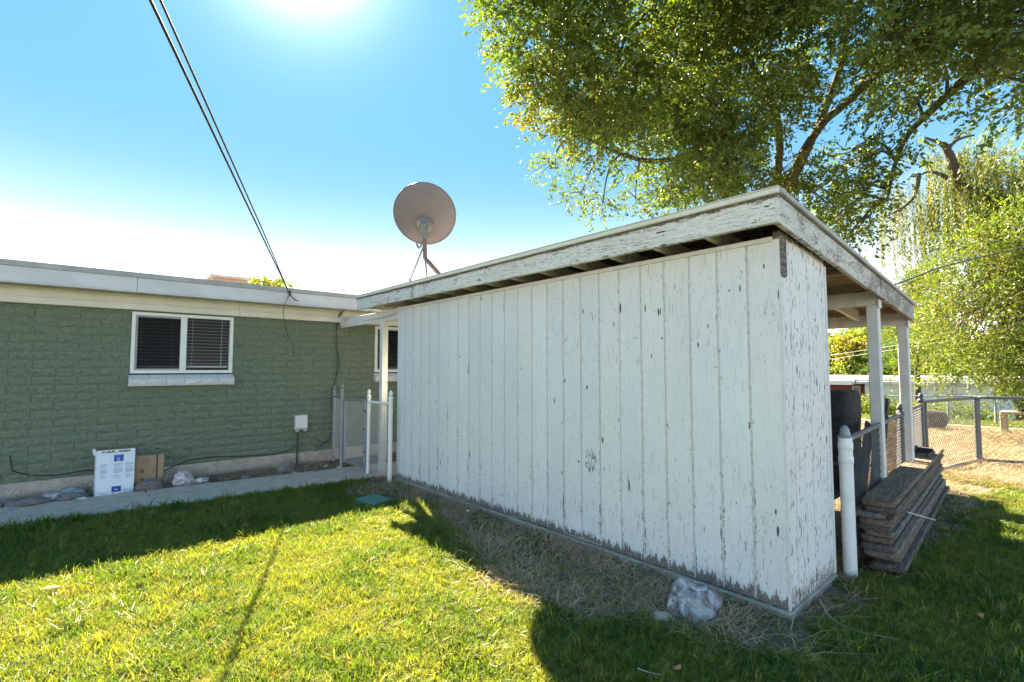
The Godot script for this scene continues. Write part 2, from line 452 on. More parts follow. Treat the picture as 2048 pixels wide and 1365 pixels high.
func lawn() -> void:
	var r := rngs(7)
	var nc := fnl(103, 1.3, 3)
	var nd := fnl(104, 5.0, 2)
	var kinds := [tuft(1, 11, .034, .022, .052, .0026, .8), tuft(2, 11, .036, .020, .047, .0029, 1.0), tuft(3, 9, .030, .028, .068, .0024, .6), tuft(4, 12, .04, .016, .038, .0027, 1.3)]
	var xs := [[], [], [], []]
	var cs := [[], [], [], []]
	var sx := []
	var sc := []
	for i in 330000:
		var x := r.randf_range(-2.6, 9.4)
		var z := r.randf_range(-8.05, .5)
		var roll := r.randf()
		var near := Vector2(x, z).length()
		if x < -.35 * absf(z) + .2 and x < -1.2 - .0 * near: if r.randf() < .8: continue
		if near < 1.0: continue
		var g := cover(x, z)
		if roll < g.x:
			if near > 4.6 and r.randf() < .35: continue
			var k := r.randi() % 4
			var n1 := nc.get_noise_2d(x, z)
			var n2 := nd.get_noise_2d(x, z)
			var sc1 := r.randf_range(.8, 1.2) * (1.0 + .35 * n1 + .25 * n2)
			if g.x < .7: sc1 *= .85
			if r.randf() < .04: sc1 *= 1.6
			if z < walk_near(x) + .06: sc1 *= 1.35
			var X := Transform3D(Basis(Vector3.UP, r.randf() * TAU) * Basis(Vector3.RIGHT, r.randf_range(-.25, .25)), Vector3(x, land(x, z) - .002, z)).scaled_local(Vector3(1, 1, 1) * sc1)
			xs[k].append(X)
			var c := Color(.135, .215, .032).lerp(Color(.250, .275, .048), clampf(.48 + 1.1 * n2 * .7 - .8 * n1 + r.randf_range(-.35, .35), 0, 1))
			if n1 > .12 and r.randf() < .7: c = c.lerp(Color(.070, .135, .018), .55)
			if r.randf() < .11: c = Color(.30, .245, .085)
			cs[k].append(c * r.randf_range(.8, 1.2))
		elif g.y > .06 and roll < g.x + g.y * .27 or r.randf() < g.x * .005:
			var t := r.randf_range(.6, 1.7) if g.x < .6 else r.randf_range(.4, 1.0)
			sx.append(Transform3D(Basis(Vector3.UP, r.randf() * TAU) * Basis(Vector3.RIGHT, r.randf_range(-.4, .4)), Vector3(x, land(x, z) + .002, z)).scaled_local(Vector3(t, t * r.randf_range(.4, 1.1), t)))
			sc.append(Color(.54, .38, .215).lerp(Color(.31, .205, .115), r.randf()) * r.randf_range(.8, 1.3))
	# straw lit by the sun beyond the porch
	for i in 26000:
		var x := r.randf_range(8.8, 17.4)
		var z := r.randf_range(-7, 3.0)
		var t := r.randf_range(1.0, 2.4)
		sx.append(Transform3D(Basis(Vector3.UP, r.randf() * TAU) * Basis(Vector3.RIGHT, r.randf_range(-.4, .4)), Vector3(x, land(x, z), z)).scaled_local(Vector3(t, t * .6, t)))
		sc.append(Color(.42, .34, .20).lerp(Color(.27, .20, .11), r.randf()) * r.randf_range(.8, 1.2))
	for k in 4:
		tag(many("lawn_grass", kinds[k], M.grass, xs[k], cs[k]), ["short mown green lawn grass", "soft leaning green lawn grass", "upright longer lawn grass", "low flattened lawn grass"][k], "grass")
	var straw := tuft(9, 7, .06, .03, .075, .0014, 2.6)
	tag(many("dry_straw", straw, M.straw, sx, sc), "dry straw and dead grass over bare soil", "straw")
	# the lawn beyond the straw
	var fx := []
	var fc := []
	var ft := tuft(12, 22, .16, .05, .10, .006, .7)
	for i in 24000:
		var x := 18.0 + 26.0 * pow(r.randf(), 1.6)
		var z := r.randf_range(-13, 4) * (x / 24.0)
		fx.append(Transform3D(Basis(Vector3.UP, r.randf() * TAU), Vector3(x, land(x, z) - .01, z)).scaled_local(Vector3.ONE * r.randf_range(.8, 1.5)))
		fc.append(Color(.10, .145, .022).lerp(Color(.17, .19, .035), r.randf()))
	tag(many("far_lawn_grass", ft, M.grass, fx, fc), "bright green lawn beyond the chain link gate", "grass")

# ------------------------------------------------------------------ house
func split_block(s: int, w: float, h: float) -> ArrayMesh:      # a rock-faced block; front at +z
	var n := fnl(s, 9.0, 3)
	var st := fresh(); st.set_smooth_group(-1)
	var nx := 7
	var ny := 3
	var P := func(i: int, j: int) -> Vector3:
		var e := 0.0 if i == 0 or j == 0 or i == nx or j == ny else 1.0
		var p := Vector3(-w / 2 + w * i / nx, -h / 2 + h * j / ny, 0)
		if e > 0: p.x += .012 * n.get_noise_2d(i * 3.1, j * 5.0); p.y += .003 * n.get_noise_2d(i * 4.1, j * 2.0 + 30)
		p.z = e * (.012 + .018 * n.get_noise_2d(p.x * 3.0 + s, p.y * 3.0)) + (1.0 - e) * (.002 + .002 * n.get_noise_2d(p.x * 9.0, p.y * 9.0 + 11))
		return p
	for i in nx:
		for j in ny:
			if (i + j) % 2 == 0: quad(st, P.call(i, j), P.call(i + 1, j), P.call(i + 1, j + 1), P.call(i, j + 1))
			else: quad(st, P.call(i + 1, j), P.call(i + 1, j + 1), P.call(i, j + 1), P.call(i, j))
	var a := [Vector3(-w / 2, -h / 2, -.03), Vector3(w / 2, -h / 2, -.03), Vector3(w / 2, h / 2, -.03), Vector3(-w / 2, h / 2, -.03)]
	var f := [P.call(0, 0), P.call(nx, 0), P.call(nx, ny), P.call(0, ny)]
	for k in 4: quad(st, a[k], a[(k + 1) % 4], f[(k + 1) % 4], f[k])
	return done(st)

func house_window(house: Node3D, x0: float, x1: float) -> void:
	var y0 := 1.425
	var y1 := 2.235
	var f := fresh()
	var zf := WZ + .018
	var fw := .042
	for q in [[x0, x0 + fw, y0, y1], [x1 - fw, x1, y0, y1]]: span(f, Vector3(q[0], q[2], WZ - .07), Vector3(q[1], q[3], zf), .004)
	for q in [[y0, y0 + fw], [y1 - fw, y1]]: span(f, Vector3(x0 + fw, q[0], WZ - .07), Vector3(x1 - fw, q[1], zf - .003), .004)
	var win := part("window", done(f), M.frame, house)
	win.set_meta("label", "sliding window with white frame and closed blinds")
	var xm := x0 + (x1 - x0) * .487
	var mu := fresh(); span(mu, Vector3(xm - .037, y0 + fw, WZ - .06), Vector3(xm + .037, y1 - fw, zf - .006), .005)
	part("mullion", done(mu), M.frame, win)
	for side in 2:
		var a := x0 + fw if side == 0 else xm + .037
		var b := xm - .037 if side == 0 else x1 - fw
		var g := fresh(); quad(g, Vector3(a, y0 + fw, WZ - .030), Vector3(b, y0 + fw, WZ - .030), Vector3(b, y1 - fw, WZ - .030), Vector3(a, y1 - fw, WZ - .030))
		part("pane", done(g), M.glass, win)
		if side == 0:
			var sf := fresh()
			for q in [[a, a + .026, y0 + fw, y1 - fw], [a + .026, b, y0 + fw, y0 + fw + .022], [a + .026, b, y1 - fw - .022, y1 - fw]]: span(sf, Vector3(q[0], q[2], WZ - .024), Vector3(q[1], q[3], WZ - .006), .002)
			part("screen_frame", done(sf), M.alu_dark, win)
			var sc := fresh(); quad(sc, Vector3(a, y0 + fw, WZ - .018), Vector3(b, y0 + fw, WZ - .018), Vector3(b, y1 - fw, WZ - .018), Vector3(a, y1 - fw, WZ - .018))
			part("insect_screen", done(sc), M.screen, win)
		var sl := fresh(); box(sl, Transform3D(Basis(Vector3.RIGHT, .10), Vector3.ZERO), Vector3(b - a - .02, .003, .048), .001)
		var slat := done(sl)
		for k in 14:
			piece("blind_slat", slat, M.blind, win, Transform3D(Basis.IDENTITY, Vector3((a + b) / 2, y0 + fw + .095 + k * .0462, WZ - .075)))
		var br := fresh(); span(br, Vector3(a + .01, y0 + fw + .035, WZ - .09), Vector3(b - .01, y0 + fw + .062, WZ - .062), .004)
		part("bottom_rail", done(br), M.blind, win)
		for t in [.14, .82]:
			var cd := fresh(); tube(cd, [Vector3(lerpf(a, b, t), y0 + fw + .04, WZ - .05), Vector3(lerpf(a, b, t), y1 - fw, WZ - .05)], [.0022], 5)
			part("ladder_cord", done(cd), M.blind, win)
		if side == 1:
			var wd := fresh(); tube(wd, [Vector3(b - .10, y0 + fw + .03, WZ - .042), Vector3(b - .095, y1 - fw, WZ - .042)], [.004], 6)
			part("tilt_wand", done(wd), M.blind, win)
	# the sill: white rock-faced bricks laid in a row, tops sloping out
	var n := 6
	var bw := (x1 - x0 + .03) / n
	for k in n:
		var nn := fnl(300 + k, 20.0, 2)
		var st := fresh()
		var xa := x0 - .015 + k * bw + .002
		var xb := xa + bw - .004
		var top := [Vector3(xa, 1.408, WZ - .01), Vector3(xb, 1.408, WZ - .01), Vector3(xb, 1.348, WZ + .105), Vector3(xa, 1.348, WZ + .105)]
		quad(st, top[3], top[2], top[1], top[0])
		var rows := []
		for j in 4:
			var row := []
			for i in 6:
				var p := Vector3(lerpf(xa, xb, i / 5.0), lerpf(1.262, 1.348, j / 3.0), WZ + .105)
				if j > 0 and j < 3 and i > 0 and i < 5: p.z += .012 + .014 * nn.get_noise_2d(i * 7.0, j * 9.0)
				row.append(p)
			rows.append(row)
		for j in 3:
			for i in 5: quad(st, rows[j][i], rows[j][i + 1], rows[j + 1][i + 1], rows[j + 1][i])
		for e in [[xa, -1], [xb, 1]]:
			var q := [Vector3(e[0], 1.262, WZ), Vector3(e[0], 1.262, WZ + .105), Vector3(e[0], 1.348, WZ + .105), Vector3(e[0], 1.408, WZ)]
			if e[1] < 0: quad(st, q[0], q[1], q[2], q[3])
			else: quad(st, q[3], q[2], q[1], q[0])
		quad(st, Vector3(xa, 1.262, WZ), Vector3(xb, 1.262, WZ), Vector3(xb, 1.262, WZ + .105), Vector3(xa, 1.262, WZ + .105))
		part("sill_brick", done(st), M.stone_sill, win)

func build_house() -> void:
	var house := thing("block_house", "low house of green painted rock-faced block with white eave", "house", Vector3(0, 0, WZ))
	var wins := [[.505, 1.686], [3.905, 5.08]]
	# wall behind the blocks, with real openings
	var st := fresh()
	var zb := WZ - .0085
	var z2 := WZ - .18
	var segs := [[-9.0, .505], [1.686, 3.905], [5.08, 12.0]]
	for s in segs: span(st, Vector3(s[0], .16, z2), Vector3(s[1], 2.62, zb))
	for w in wins:
		span(st, Vector3(w[0], .16, z2), Vector3(w[1], 1.40, zb)); span(st, Vector3(w[0], 2.236, z2), Vector3(w[1], 2.62, zb))
	part("wall", done(st), M.mortar, house)
	var room := fresh()
	span(room, Vector3(-9.0, .1, -16.2), Vector3(12.0, 2.6, -16.0)); span(room, Vector3(-9.2, .1, -16.0), Vector3(-9.0, 2.6, WZ - .02)); span(room, Vector3(12.0, .1, -16.0), Vector3(12.2, 2.6, WZ - .02))
	span(room, Vector3(-9.0, .1, -16.0), Vector3(12.0, .15, WZ - .2))
	span(room, Vector3(2.4, .15, -11.0), Vector3(2.5, 2.6, WZ - .2)); span(room, Vector3(-2.0, .15, -11.1), Vector3(7.0, 2.6, -11.0))
	part("inner_wall", done(room), M.dark_room, house)
	# blocks, laid in running bond: each one a part
	var bw := .4064
	var bh := .1016
	var full := []
	for k in 7: full.append(split_block(400 + k, bw - .010, bh - .007))
	var r := rngs(12)
	var rest := fresh()
	for row in 21:
		var y := .175 + bh * (row + .5)
		var off := 0.0 if row % 2 == 0 else bw / 2
		var x := -5.69 + off
		while x < 4.6:
			var lo := x - bw / 2
			var hi := x + bw / 2
			var keep := true
			for w in wins:
				if y + bh / 2 > 1.27 and y - bh / 2 < 2.25 and lo < w[1] and hi > w[0]:
					if lo > w[0] - .02 and hi < w[1] + .02: keep = false
					elif lo < w[0] and hi <= w[1]: hi = w[0]
					elif hi > w[1]: lo = w[1]
			if keep and hi - lo > .05:
				var X := Transform3D(Basis.from_scale(Vector3((hi - lo) / bw, 1, 1)), Vector3((lo + hi) / 2, y, WZ + r.randf_range(-.0025, .0025)))
				if r.randf() < .5: X.basis = X.basis * Basis(Vector3.BACK, PI)
				var me: ArrayMesh = full[r.randi() % 7]
				if x > -1.15: piece("block", me, M.block, house, X)
				else: rest.append_from(me, 0, X)
			x += bw
	var rb := part("block_courses", rest.commit(), M.block, house); rb.set_meta("kind", "stuff")
	# concrete footing
	var fo := fresh(); span(fo, Vector3(-9, -.3, WZ - .2), Vector3(12, .174, WZ + .035), .012)
	part("foundation", done(fo), M.concrete, house)
	# frieze: upper board and a lower one standing proud
	for b in [[-9.0, 1.75], [1.753, 5.4], [5.403, 12.0]]:
		var fr := fresh()
		span(fr, Vector3(b[0], 2.338, WZ - .01), Vector3(b[1], 2.46, WZ + .030), .003)
		span(fr, Vector3(b[0], 2.252, WZ - .01), Vector3(b[1], 2.337, WZ + .075), .006)
		span(fr, Vector3(b[0], 2.425, WZ + .0302), Vector3(b[1], 2.46, WZ + .046), .003)
		part("frieze_board", done(fr), M.trim, house)
	# soffit of narrow vented panels
	var sp := fresh(); span(sp, Vector3(-.148, -.004, -.175), Vector3(.148, .004, .175), .0015)
	var spm := done(sp)
	for k in 42: piece("soffit_panel", spm, M.soffit, house, Transform3D(Basis.IDENTITY, Vector3(-3.5 + k * .302, 2.466, WZ + .175)))
	# fascia in lengths, and the darker drip edge above it
	var ze := WZ + .35
	for b in [[-9.0, .52], [.523, 4.6], [4.603, 12.0]]:
		var fa := fresh(); span(fa, Vector3(b[0], 2.447, ze - .02), Vector3(b[1], 2.638, ze), .004)
		part("fascia", done(fa), M.alu, house)
	for b in [[-9.0, .62], [.60, 4.0], [4.003, 12.0]]:
		var d := fresh(); span(d, Vector3(b[0], 2.632, ze - .03), Vector3(b[1], 2.70, ze + .012 + (.002 if b[0] > .5 and b[0] < 1 else 0.0)), .006)
		part("drip_edge", done(d), M.alu_dark, house)
	var rf := fresh()
	quad(rf, Vector3(-9.3, 2.694, ze), Vector3(12.3, 2.694, ze), Vector3(12.3, 2.86, -12.2), Vector3(-9.3, 2.86, -12.2))
	quad(rf, Vector3(-9.3, 2.86, -12.2), Vector3(12.3, 2.86, -12.2), Vector3(12.3, 2.69, -16.6), Vector3(-9.3, 2.69, -16.6))
	quad(rf, Vector3(-9.3, 2.58, ze - .03), Vector3(-9.3, 2.58, -16.6), Vector3(12.3, 2.58, -16.6), Vector3(12.3, 2.58, ze - .03))
	var roof := part("roof", done(rf), M.alu_dark, house)
	# tan chimney box on the roof
	var ca := on_plane(425, 551, 2, -12.0)
	var cb := on_plane(496, 559, 2, -12.0)
	var ch := fresh(); span(ch, Vector3(ca.x, 2.80, -12.8), Vector3(cb.x, ca.y - .03, -12.0), .01)
	var chim := part("chimney", done(ch), textured(ramp(70, .03, 256, [[0, Color(.36, .22, .13)], [1, Color(.48, .31, .19)]], .1), .9, 2.0, M.n_rough, .8), roof)
	chim.set_meta("label", "low tan chimney box on the flat roof")
	var cc := fresh(); span(cc, Vector3(ca.x - .05, ca.y - .03, -12.85), Vector3(cb.x + .05, ca.y + .02, -11.95), .01)
	part("chimney_cap", done(cc), M.concrete, roof)
	for w in wins: house_window(house, w[0], w[1])

# ------------------------------------------------------------------ peeling paint
# w x h pixels over len_m x high_m metres. Rows run downwards. peel(u, v) -> 0..1 how much paint is gone; grain along v (upright) or along u.
func peeling(s: int, w: int, h: int, len_m: float, high_m: float, upright: bool, peel: Callable, cracks: int, crack_at: Callable, paint: Color, wood: Color, flakes := 0) -> Array:
	var n1 := fnl(s, 1.0, 3)
	var n2 := fnl(s + 1, 1.0, 2)
	var n3 := fnl(s + 2, 0.6, 3)
	var out := PackedByteArray(); out.resize(w * h * 3)
	var hgt := PackedByteArray(); hgt.resize(w * h)
	var ps := paint.linear_to_srgb() * 255.0
	var ws := wood.linear_to_srgb() * 255.0
	# noise is sampled on coarser lattices for speed: stretched along the grain
	for j in h:
		var y := high_m * j / h
		for i in w:
			var x := len_m * i / w
			var a := x * 90.0
			var b := y * 9.0
			if not upright: a = x * 9.0; b = y * 90.0
			var f := n1.get_noise_2d(a, b)
			var k := j * w + i
			var gone: float = peel.call(x, high_m - y)
			var streak := f * 3.5
			var big := n3.get_noise_2d(x * 2.0, y * 2.0) * 5.0
			if gone > 0.004 and (f * .5 + .5) * .7 + .3 * (n2.get_noise_2d(x * 38.0, y * 38.0) * .5 + .5) < gone:
				var g := 1.0 + .35 * n2.get_noise_2d(a * 2.2, b * 2.2)
				out[k * 3] = clampi(int(ws.r * g), 0, 255); out[k * 3 + 1] = clampi(int(ws.g * g), 0, 255); out[k * 3 + 2] = clampi(int(ws.b * g), 0, 255)
				hgt[k] = clampi(90 + int(f * 40), 0, 255)
			else:
				out[k * 3] = clampi(int(ps.r + streak + big), 0, 255); out[k * 3 + 1] = clampi(int(ps.g + streak + big), 0, 255); out[k * 3 + 2] = clampi(int(ps.b + streak * .9 + big * .8), 0, 255)
				hgt[k] = clampi(170 + int(f * 22), 0, 255)
	var r := rngs(s + 5)
	for c in cracks:
		var u := r.randf()
		var v := r.randf()
		if r.randf() > crack_at.call(u * len_m, (1.0 - v) * high_m): continue
		var long := upright
		if r.randf() < .12 and upright: long = false
		var n := int(r.randf_range(2, 9) if r.randf() < .8 else r.randf_range(9, 34))
		if not long: n = n / 2 + 1 if upright else n
		var px := int(u * w)
		var py := int(v * h)
		var dark := r.randf_range(.30, .75)
		var wide := 1 if r.randf() < .85 else 2
		for q in n:
			if r.randf() < .18:
				if long: px += r.randi_range(-1, 1)
				else: py += r.randi_range(-1, 1)
			for t in wide:
				var xx := px + (t if long else 0)
				var yy := py + (0 if long else t)
				if xx >= 0 and xx < w and yy >= 0 and yy < h:
					var k := (yy * w + xx) * 3
					for ch in 3: out[k + ch] = int(lerpf(out[k + ch], ws[ch] * .55, dark))
					hgt[yy * w + xx] = 60
			if long: py += 1
			else: px += 1
	# hairline checks along the grain, and flakes that came off whole
	for c in cracks * 2:
		var px := r.randi() % w
		var py := r.randi() % h
		if r.randf() > .25 + .75 * crack_at.call(len_m * px / w, high_m * (1.0 - float(py) / h)): continue
		var n := r.randi_range(8, 46)
		var dark := r.randf_range(.06, .20)
		for q in n:
			if px >= 0 and px < w and py >= 0 and py < h:
				var k := (py * w + px) * 3
				for ch in 3: out[k + ch] = int(lerpf(out[k + ch], ws[ch], dark))
				hgt[py * w + px] = maxi(0, hgt[py * w + px] - 45)
			if upright: py += 1
			else: px += 1
			if r.randf() < .04:
				if upright: px += r.randi_range(-1, 1)
				else: py += r.randi_range(-1, 1)
	for c in flakes:
		var cx := r.randi() % w
		var cy := r.randi() % h
		if r.randf() > crack_at.call(len_m * cx / w, high_m * (1.0 - float(cy) / h)): continue
		var lw := r.randf_range(1.2, 3.6)
		var ll := lw * r.randf_range(1.5, 6.0)
		if not upright: var sw := lw; lw = ll; ll = sw
		var tone := r.randf_range(.35, 1.0)
		for dy in range(-int(ll) - 1, int(ll) + 2):
			for dx in range(-int(lw) - 1, int(lw) + 2):
				var xx := cx + dx
				var yy := cy + dy
				if xx < 0 or xx >= w or yy < 0 or yy >= h: continue
				if pow(dx / lw, 2) + pow(dy / ll, 2) + .55 * n2.get_noise_2d(xx * 1.7, yy * .8) < .8:
					var k := (yy * w + xx) * 3
					for ch in 3: out[k + ch] = int(ws[ch] * tone)
					hgt[yy * w + xx] = 70
	var im := Image.create_from_data(w, h, false, Image.FORMAT_RGB8, out)
	var hm := Image.create_from_data(w, h, false, Image.FORMAT_L8, hgt)
	hm.bump_map_to_normal_map(2.5)
	return [ImageTexture.create_from_image(im), ImageTexture.create_from_image(hm)]

func painted(t: Array, ns := .6) -> StandardMaterial3D:
	var m := smat(Color.WHITE, .62); m.albedo_texture = t[0]; m.normal_enabled = true; m.normal_texture = t[1]; m.normal_scale = ns
	return m

const WOOD := Color(.175, .155, .14)

func shed_paint() -> void:
	var nb := fnl(201, 7.0, 4)       # ragged upper line of the bare foot
	var nc := fnl(202, 22.0, 2)
	var ng := fnl(203, 1.4, 2)
	var L := 4.88
	M.front = painted(peeling(210, 2048, 960, L, 2.30, true, func(x, y):
			var foot: float = .085 + .05 * nb.get_noise_2d(x * 3.0, 0.0) + .05 * maxf(0, nc.get_noise_2d(x * 4.0, 3.0)) + .012 * x / L
			var p := 0.0
			if y < foot + .12: p = clampf(.5 + (foot - y) * 12.0, 0, .97)
			var gx: float = fmod(x, .20333)
			var edge: float = minf(gx, .20333 - gx)
			if edge < .016: p = maxf(p, .22 + .22 * ng.get_noise_2d(x * 9.0, y * 1.5) + .20 * clampf(1.0 - y / 1.1, 0, 1))
			if y < .95: p = maxf(p, .08 + .13 * ng.get_noise_2d(x * 2.0, y * 2.5) + .06 * (1.0 - y))
			if Vector2((x - 3.35) * 1.6, y - .72).length() < .10: p = maxf(p, .45)
			return p, 7000, func(x, y):
				return .03 + .42 * pow(clampf(1.2 - y, 0, 1), 1.5) + (.22 if y > 1.5 and x > 2.9 else 0.0) + .08 * x / L, Color(.69, .69, .675), WOOD, 300), .7)
	M.side = painted(peeling(220, 512, 1024, .83, 2.30, true, func(x, y):
			var p: float = .22 + .16 * ng.get_noise_2d(x * 4.0 + 9.0, y * 1.6)
			if y < .13 + .10 * nb.get_noise_2d(x * 6.0, 9.0): p = .50
			return p, 1500, func(_x, y): return .75 - .2 * y / 2.3, Color(.68, .675, .655), Color(.15, .13, .115), 520), .9)
	var fas := func(x, y):
		var p: float = .20 + .26 * ng.get_noise_2d(x * 1.3, y * 4.0) + (.28 if x > .6 and x < 2.0 else 0.0) * (.6 + ng.get_noise_2d(x * 3.0, 4.0))
		if y > .145: p += .28
		return p
	M.fascia = painted(peeling(230, 2048, 96, 5.86, .19, false, fas, 2400, func(_x, _y): return .7, Color(.68, .665, .60), Color(.19, .165, .14), 50), .9)
	M.fascia_side = painted(peeling(240, 1024, 96, 3.7, .19, false, func(x, y):
			return .36 + .25 * ng.get_noise_2d(x * 2.0, y * 5.0 + 40.0) + .22 * smoothstep(1.2, 2.4, x), 1500, func(_x, _y): return .8, Color(.62, .61, .57), Color(.19, .175, .155)), 1.0)

# ------------------------------------------------------------------ shed and porch
func roof_y(x: float) -> float: return 2.545 - .098 * (x - 3.06)

func build_shed() -> void:
	shed_paint()
	var shed := thing("garden_shed", "white shed with peeling grooved plywood siding under a low porch roof", "shed", Vector3(SX, 0, SZ))
	var z0 := -6.06
	var top := 2.315
	var uv_front := func(p: Vector3) -> Vector2: return Vector2((p.z - z0) / 4.88, 1.0 - p.y / 2.30)
	var g := .20333
	var slab := fresh(); span(slab, Vector3(SX - .024, -.2, z0 - .03), Vector3(4.10, .034, SZ + .012), .006)
	part("floor_slab", done(slab), M.concrete, shed)
	var r := rngs(31)
	var fronts := []
	for c in [Color(1, 1, 1), Color(.985, .985, .98), Color(.995, .99, .98), Color(.975, .98, .985)]:
		var m: StandardMaterial3D = M.front.duplicate(); m.albedo_color = c; fronts.append(m)
	for p in 4:
		var za := z0 + p * 1.22
		var bk := fresh(); span(bk, Vector3(SX + .0055, .045, za + .001), Vector3(SX + .05, top, za + 1.219), 0, uv_front)
		var panel := part("siding_panel", done(bk), M.groove, shed)
		for b in 6:
			var a := za + b * g + (.0022 if b == 0 else .0075)
			var e := za + (b + 1) * g - (.0022 if b == 5 else .0075)
			var st := fresh()
			span(st, Vector3(SX + r.randf_range(-.0012, .0012), .05 + r.randf_range(-.008, .006), a), Vector3(SX + .0053, top - .001, e), .0015, uv_front)
			part("board", done(st), fronts[r.randi() % 4], panel)
	# short wall with narrower boards
	var uv_side := func(p: Vector3) -> Vector2: return Vector2((p.x - SX) / .83, 1.0 - p.y / 2.30)
	var gs := [SX + .004, 3.405, 3.57, 3.717, 3.86, 4.004, 4.072]
	var bs := fresh(); span(bs, Vector3(SX + .051, .02, SZ - .05), Vector3(4.07, 2.25, SZ - .009), 0, uv_side)
	var sp := part("siding_panel", done(bs), M.side, shed)
	for k in 6:
		var st := fresh()
		span(st, Vector3(gs[k] + .004, .04 + .05 * k / 5.0, SZ - .0088), Vector3(gs[k + 1] - .004, roof_y(gs[k + 1]) - .16, SZ + .001 * (k % 2)), .002, uv_side)
		part("board", done(st), M.side, sp)
	var ct := fresh(); span(ct, Vector3(SX - .002, .04, SZ - .012), Vector3(SX + .006, 2.02, SZ + .006), .002)
	part("corner_strip", done(ct), M.timber, shed)
	var stub := fresh(); bar(stub, Vector3(SX + .05, 2.06, SZ - .018), Vector3(SX + .045, 2.36, SZ - .018), .085, .06, .012, Vector3.BACK)
	part("corner_post_end", done(stub), M.wood_old, shed)
	var tr := fresh(); span(tr, Vector3(4.074, .04, SZ - .09), Vector3(4.112, 2.24, SZ + .004), .003)
	part("side_trim", done(tr), M.timber, shed)
	var back := fresh(); span(back, Vector3(4.055, .04, z0), Vector3(4.07, 2.24, SZ - .05)); span(back, Vector3(SX + .051, .04, z0), Vector3(4.054, 2.26, z0 + .02))
	part("back_wall", done(back), M.timber, shed)
	var tt := fresh(); span(tt, Vector3(SX - .014, top - .028, z0 - .01), Vector3(SX + .06, top + .004, SZ - .04), .003)
	part("top_plate", done(tt), M.timber, shed)
	# rafters
	var za := -1.605
	while za > -6.9:
		var rf := fresh()
		bar(rf, Vector3(3.098, roof_y(3.098) - .105, za), Vector3(6.64, roof_y(6.64) - .105, za), .038, .12, .003)
		part("rafter", done(rf), M.timber, shed)
		var blk := fresh(); span(blk, Vector3(5.52, roof_y(5.54) - .165, za + .021), Vector3(5.55, roof_y(5.54) - .046, za + .379), .003)
		part("blocking", done(blk), M.timber_bare_sunlit, shed)  # tan tone carries the sun that falls in here
		za -= .4
	# deck boards lie along the roof edge
	var x := 3.07
	var db := 0
	while x < 6.60:
		var st := fresh()
		var w := .135
		bar(st, Vector3(x + w / 2, roof_y(x + w / 2) - .031, -6.95), Vector3(x + w / 2, roof_y(x + w / 2) - .031, -1.13), w - .004, .020, .002)
		part("roof_board", done(st), M.wood_dark if x < 4.9 else M.timber_bare_sunlit, shed)  # one deck: shaded boards coloured dark, sunlit outer ones tan
		x += w; db += 1
	var fel := fresh()
	bar(fel, Vector3(3.065, roof_y(3.065) - .010, -4.04), Vector3(6.70, roof_y(6.70) - .010, -4.04), 5.84, .018, .004)
	part("roofing", done(fel), M.roofing, shed)
	# fascias
	var uvf := func(p: Vector3) -> Vector2: return Vector2((p.z + 6.96) / 5.86, 1.0 - clampf((p.y - 2.35) / .19, 0.0, 1.0))
	var ff := fresh(); span(ff, Vector3(3.058, 2.352, -6.96), Vector3(3.096, 2.520, -1.112), .005, uvf)
	part("fascia", done(ff), M.fascia, shed)
	var fb := fresh(); span(fb, Vector3(3.048, 2.506, -6.962), Vector3(3.0575, 2.526, -1.108), .003)
	part("fascia_batten", done(fb), M.wood_old, shed)
	for q in [[-6.98, -3.10], [-3.097, -1.098]]:
		var dr := fresh(); span(dr, Vector3(3.036, 2.520, q[0]), Vector3(3.075, 2.558, q[1]), .006); span(dr, Vector3(3.03, 2.556, q[0]), Vector3(3.16, 2.561, q[1]))
		part("drip_edge", done(dr), M.trim, shed)
	var uvs := func(p: Vector3) -> Vector2: return Vector2((p.x - 3.05) / 3.7, 1.0 - clampf((p.y - roof_y(p.x) + .20) / .19, 0.0, 1.0))
	for q in [[3.098, 5.36, 0.0], [5.365, 6.70, .006]]:
		var fs := fresh()
		bar(fs, Vector3(q[0], roof_y(q[0]) - .108, -1.131 + q[2]), Vector3(q[1], roof_y(q[1]) - .108, -1.131 + q[2]), .036, .170, .005, Vector3.UP, uvs)
		part("side_fascia", done(fs), M.fascia_side, shed)
	for q in [[-6.95, -4.0], [-3.998, -1.152]]:
		var ev := fresh(); span(ev, Vector3(6.66, roof_y(6.68) - .175, q[0]), Vector3(6.69, roof_y(6.68) - .022, q[1]), .003)
		part("eave_board", done(ev), M.timber_bare_sunlit, shed)  # sunlight on its inner side is put into the tan colour
	var ds := fresh(); bar(ds, Vector3(3.06, roof_y(3.06) - .004, -1.104), Vector3(6.74, roof_y(6.74) - .004, -1.104), .03, .034, .005)
	part("side_drip_edge", done(ds), M.alu_dark, shed)
	# porch: two rows of beam and posts
	for q in [[5.48, 2.07, 2.205, -1.13], [6.66, 1.955, 2.09, -1.14]]:
		var bm := fresh(); span(bm, Vector3(q[0] - .022, q[1], -6.9), Vector3(q[0] + .022, q[2] - .004, -1.155), .004)
		part("porch_beam", done(bm), M.timber, shed)
		for pz in [-1.20, -3.9, -6.6]:
			var po := fresh(); span(po, Vector3(q[0] - .045, -.1, pz - .045), Vector3(q[0] + .045, q[1] - .002, pz + .045), .006)
			part("post", done(po), M.timber, shed)
			if pz > -2:
				var pt := fresh(); span(pt, Vector3(q[0] - .05, q[1] - .03, pz + .0455), Vector3(q[0] + .05, q[2] - .02, pz + .058), .006)
				part("post_bracket", done(pt), M.timber, shed)
	# beam and post between the shed and the house
	var hb := fresh(); span(hb, Vector3(SX + .01, 2.165, -8.045), Vector3(SX + .055, 2.312, z0 - .011), .004)
	part("tie_beam", done(hb), M.timber, shed)
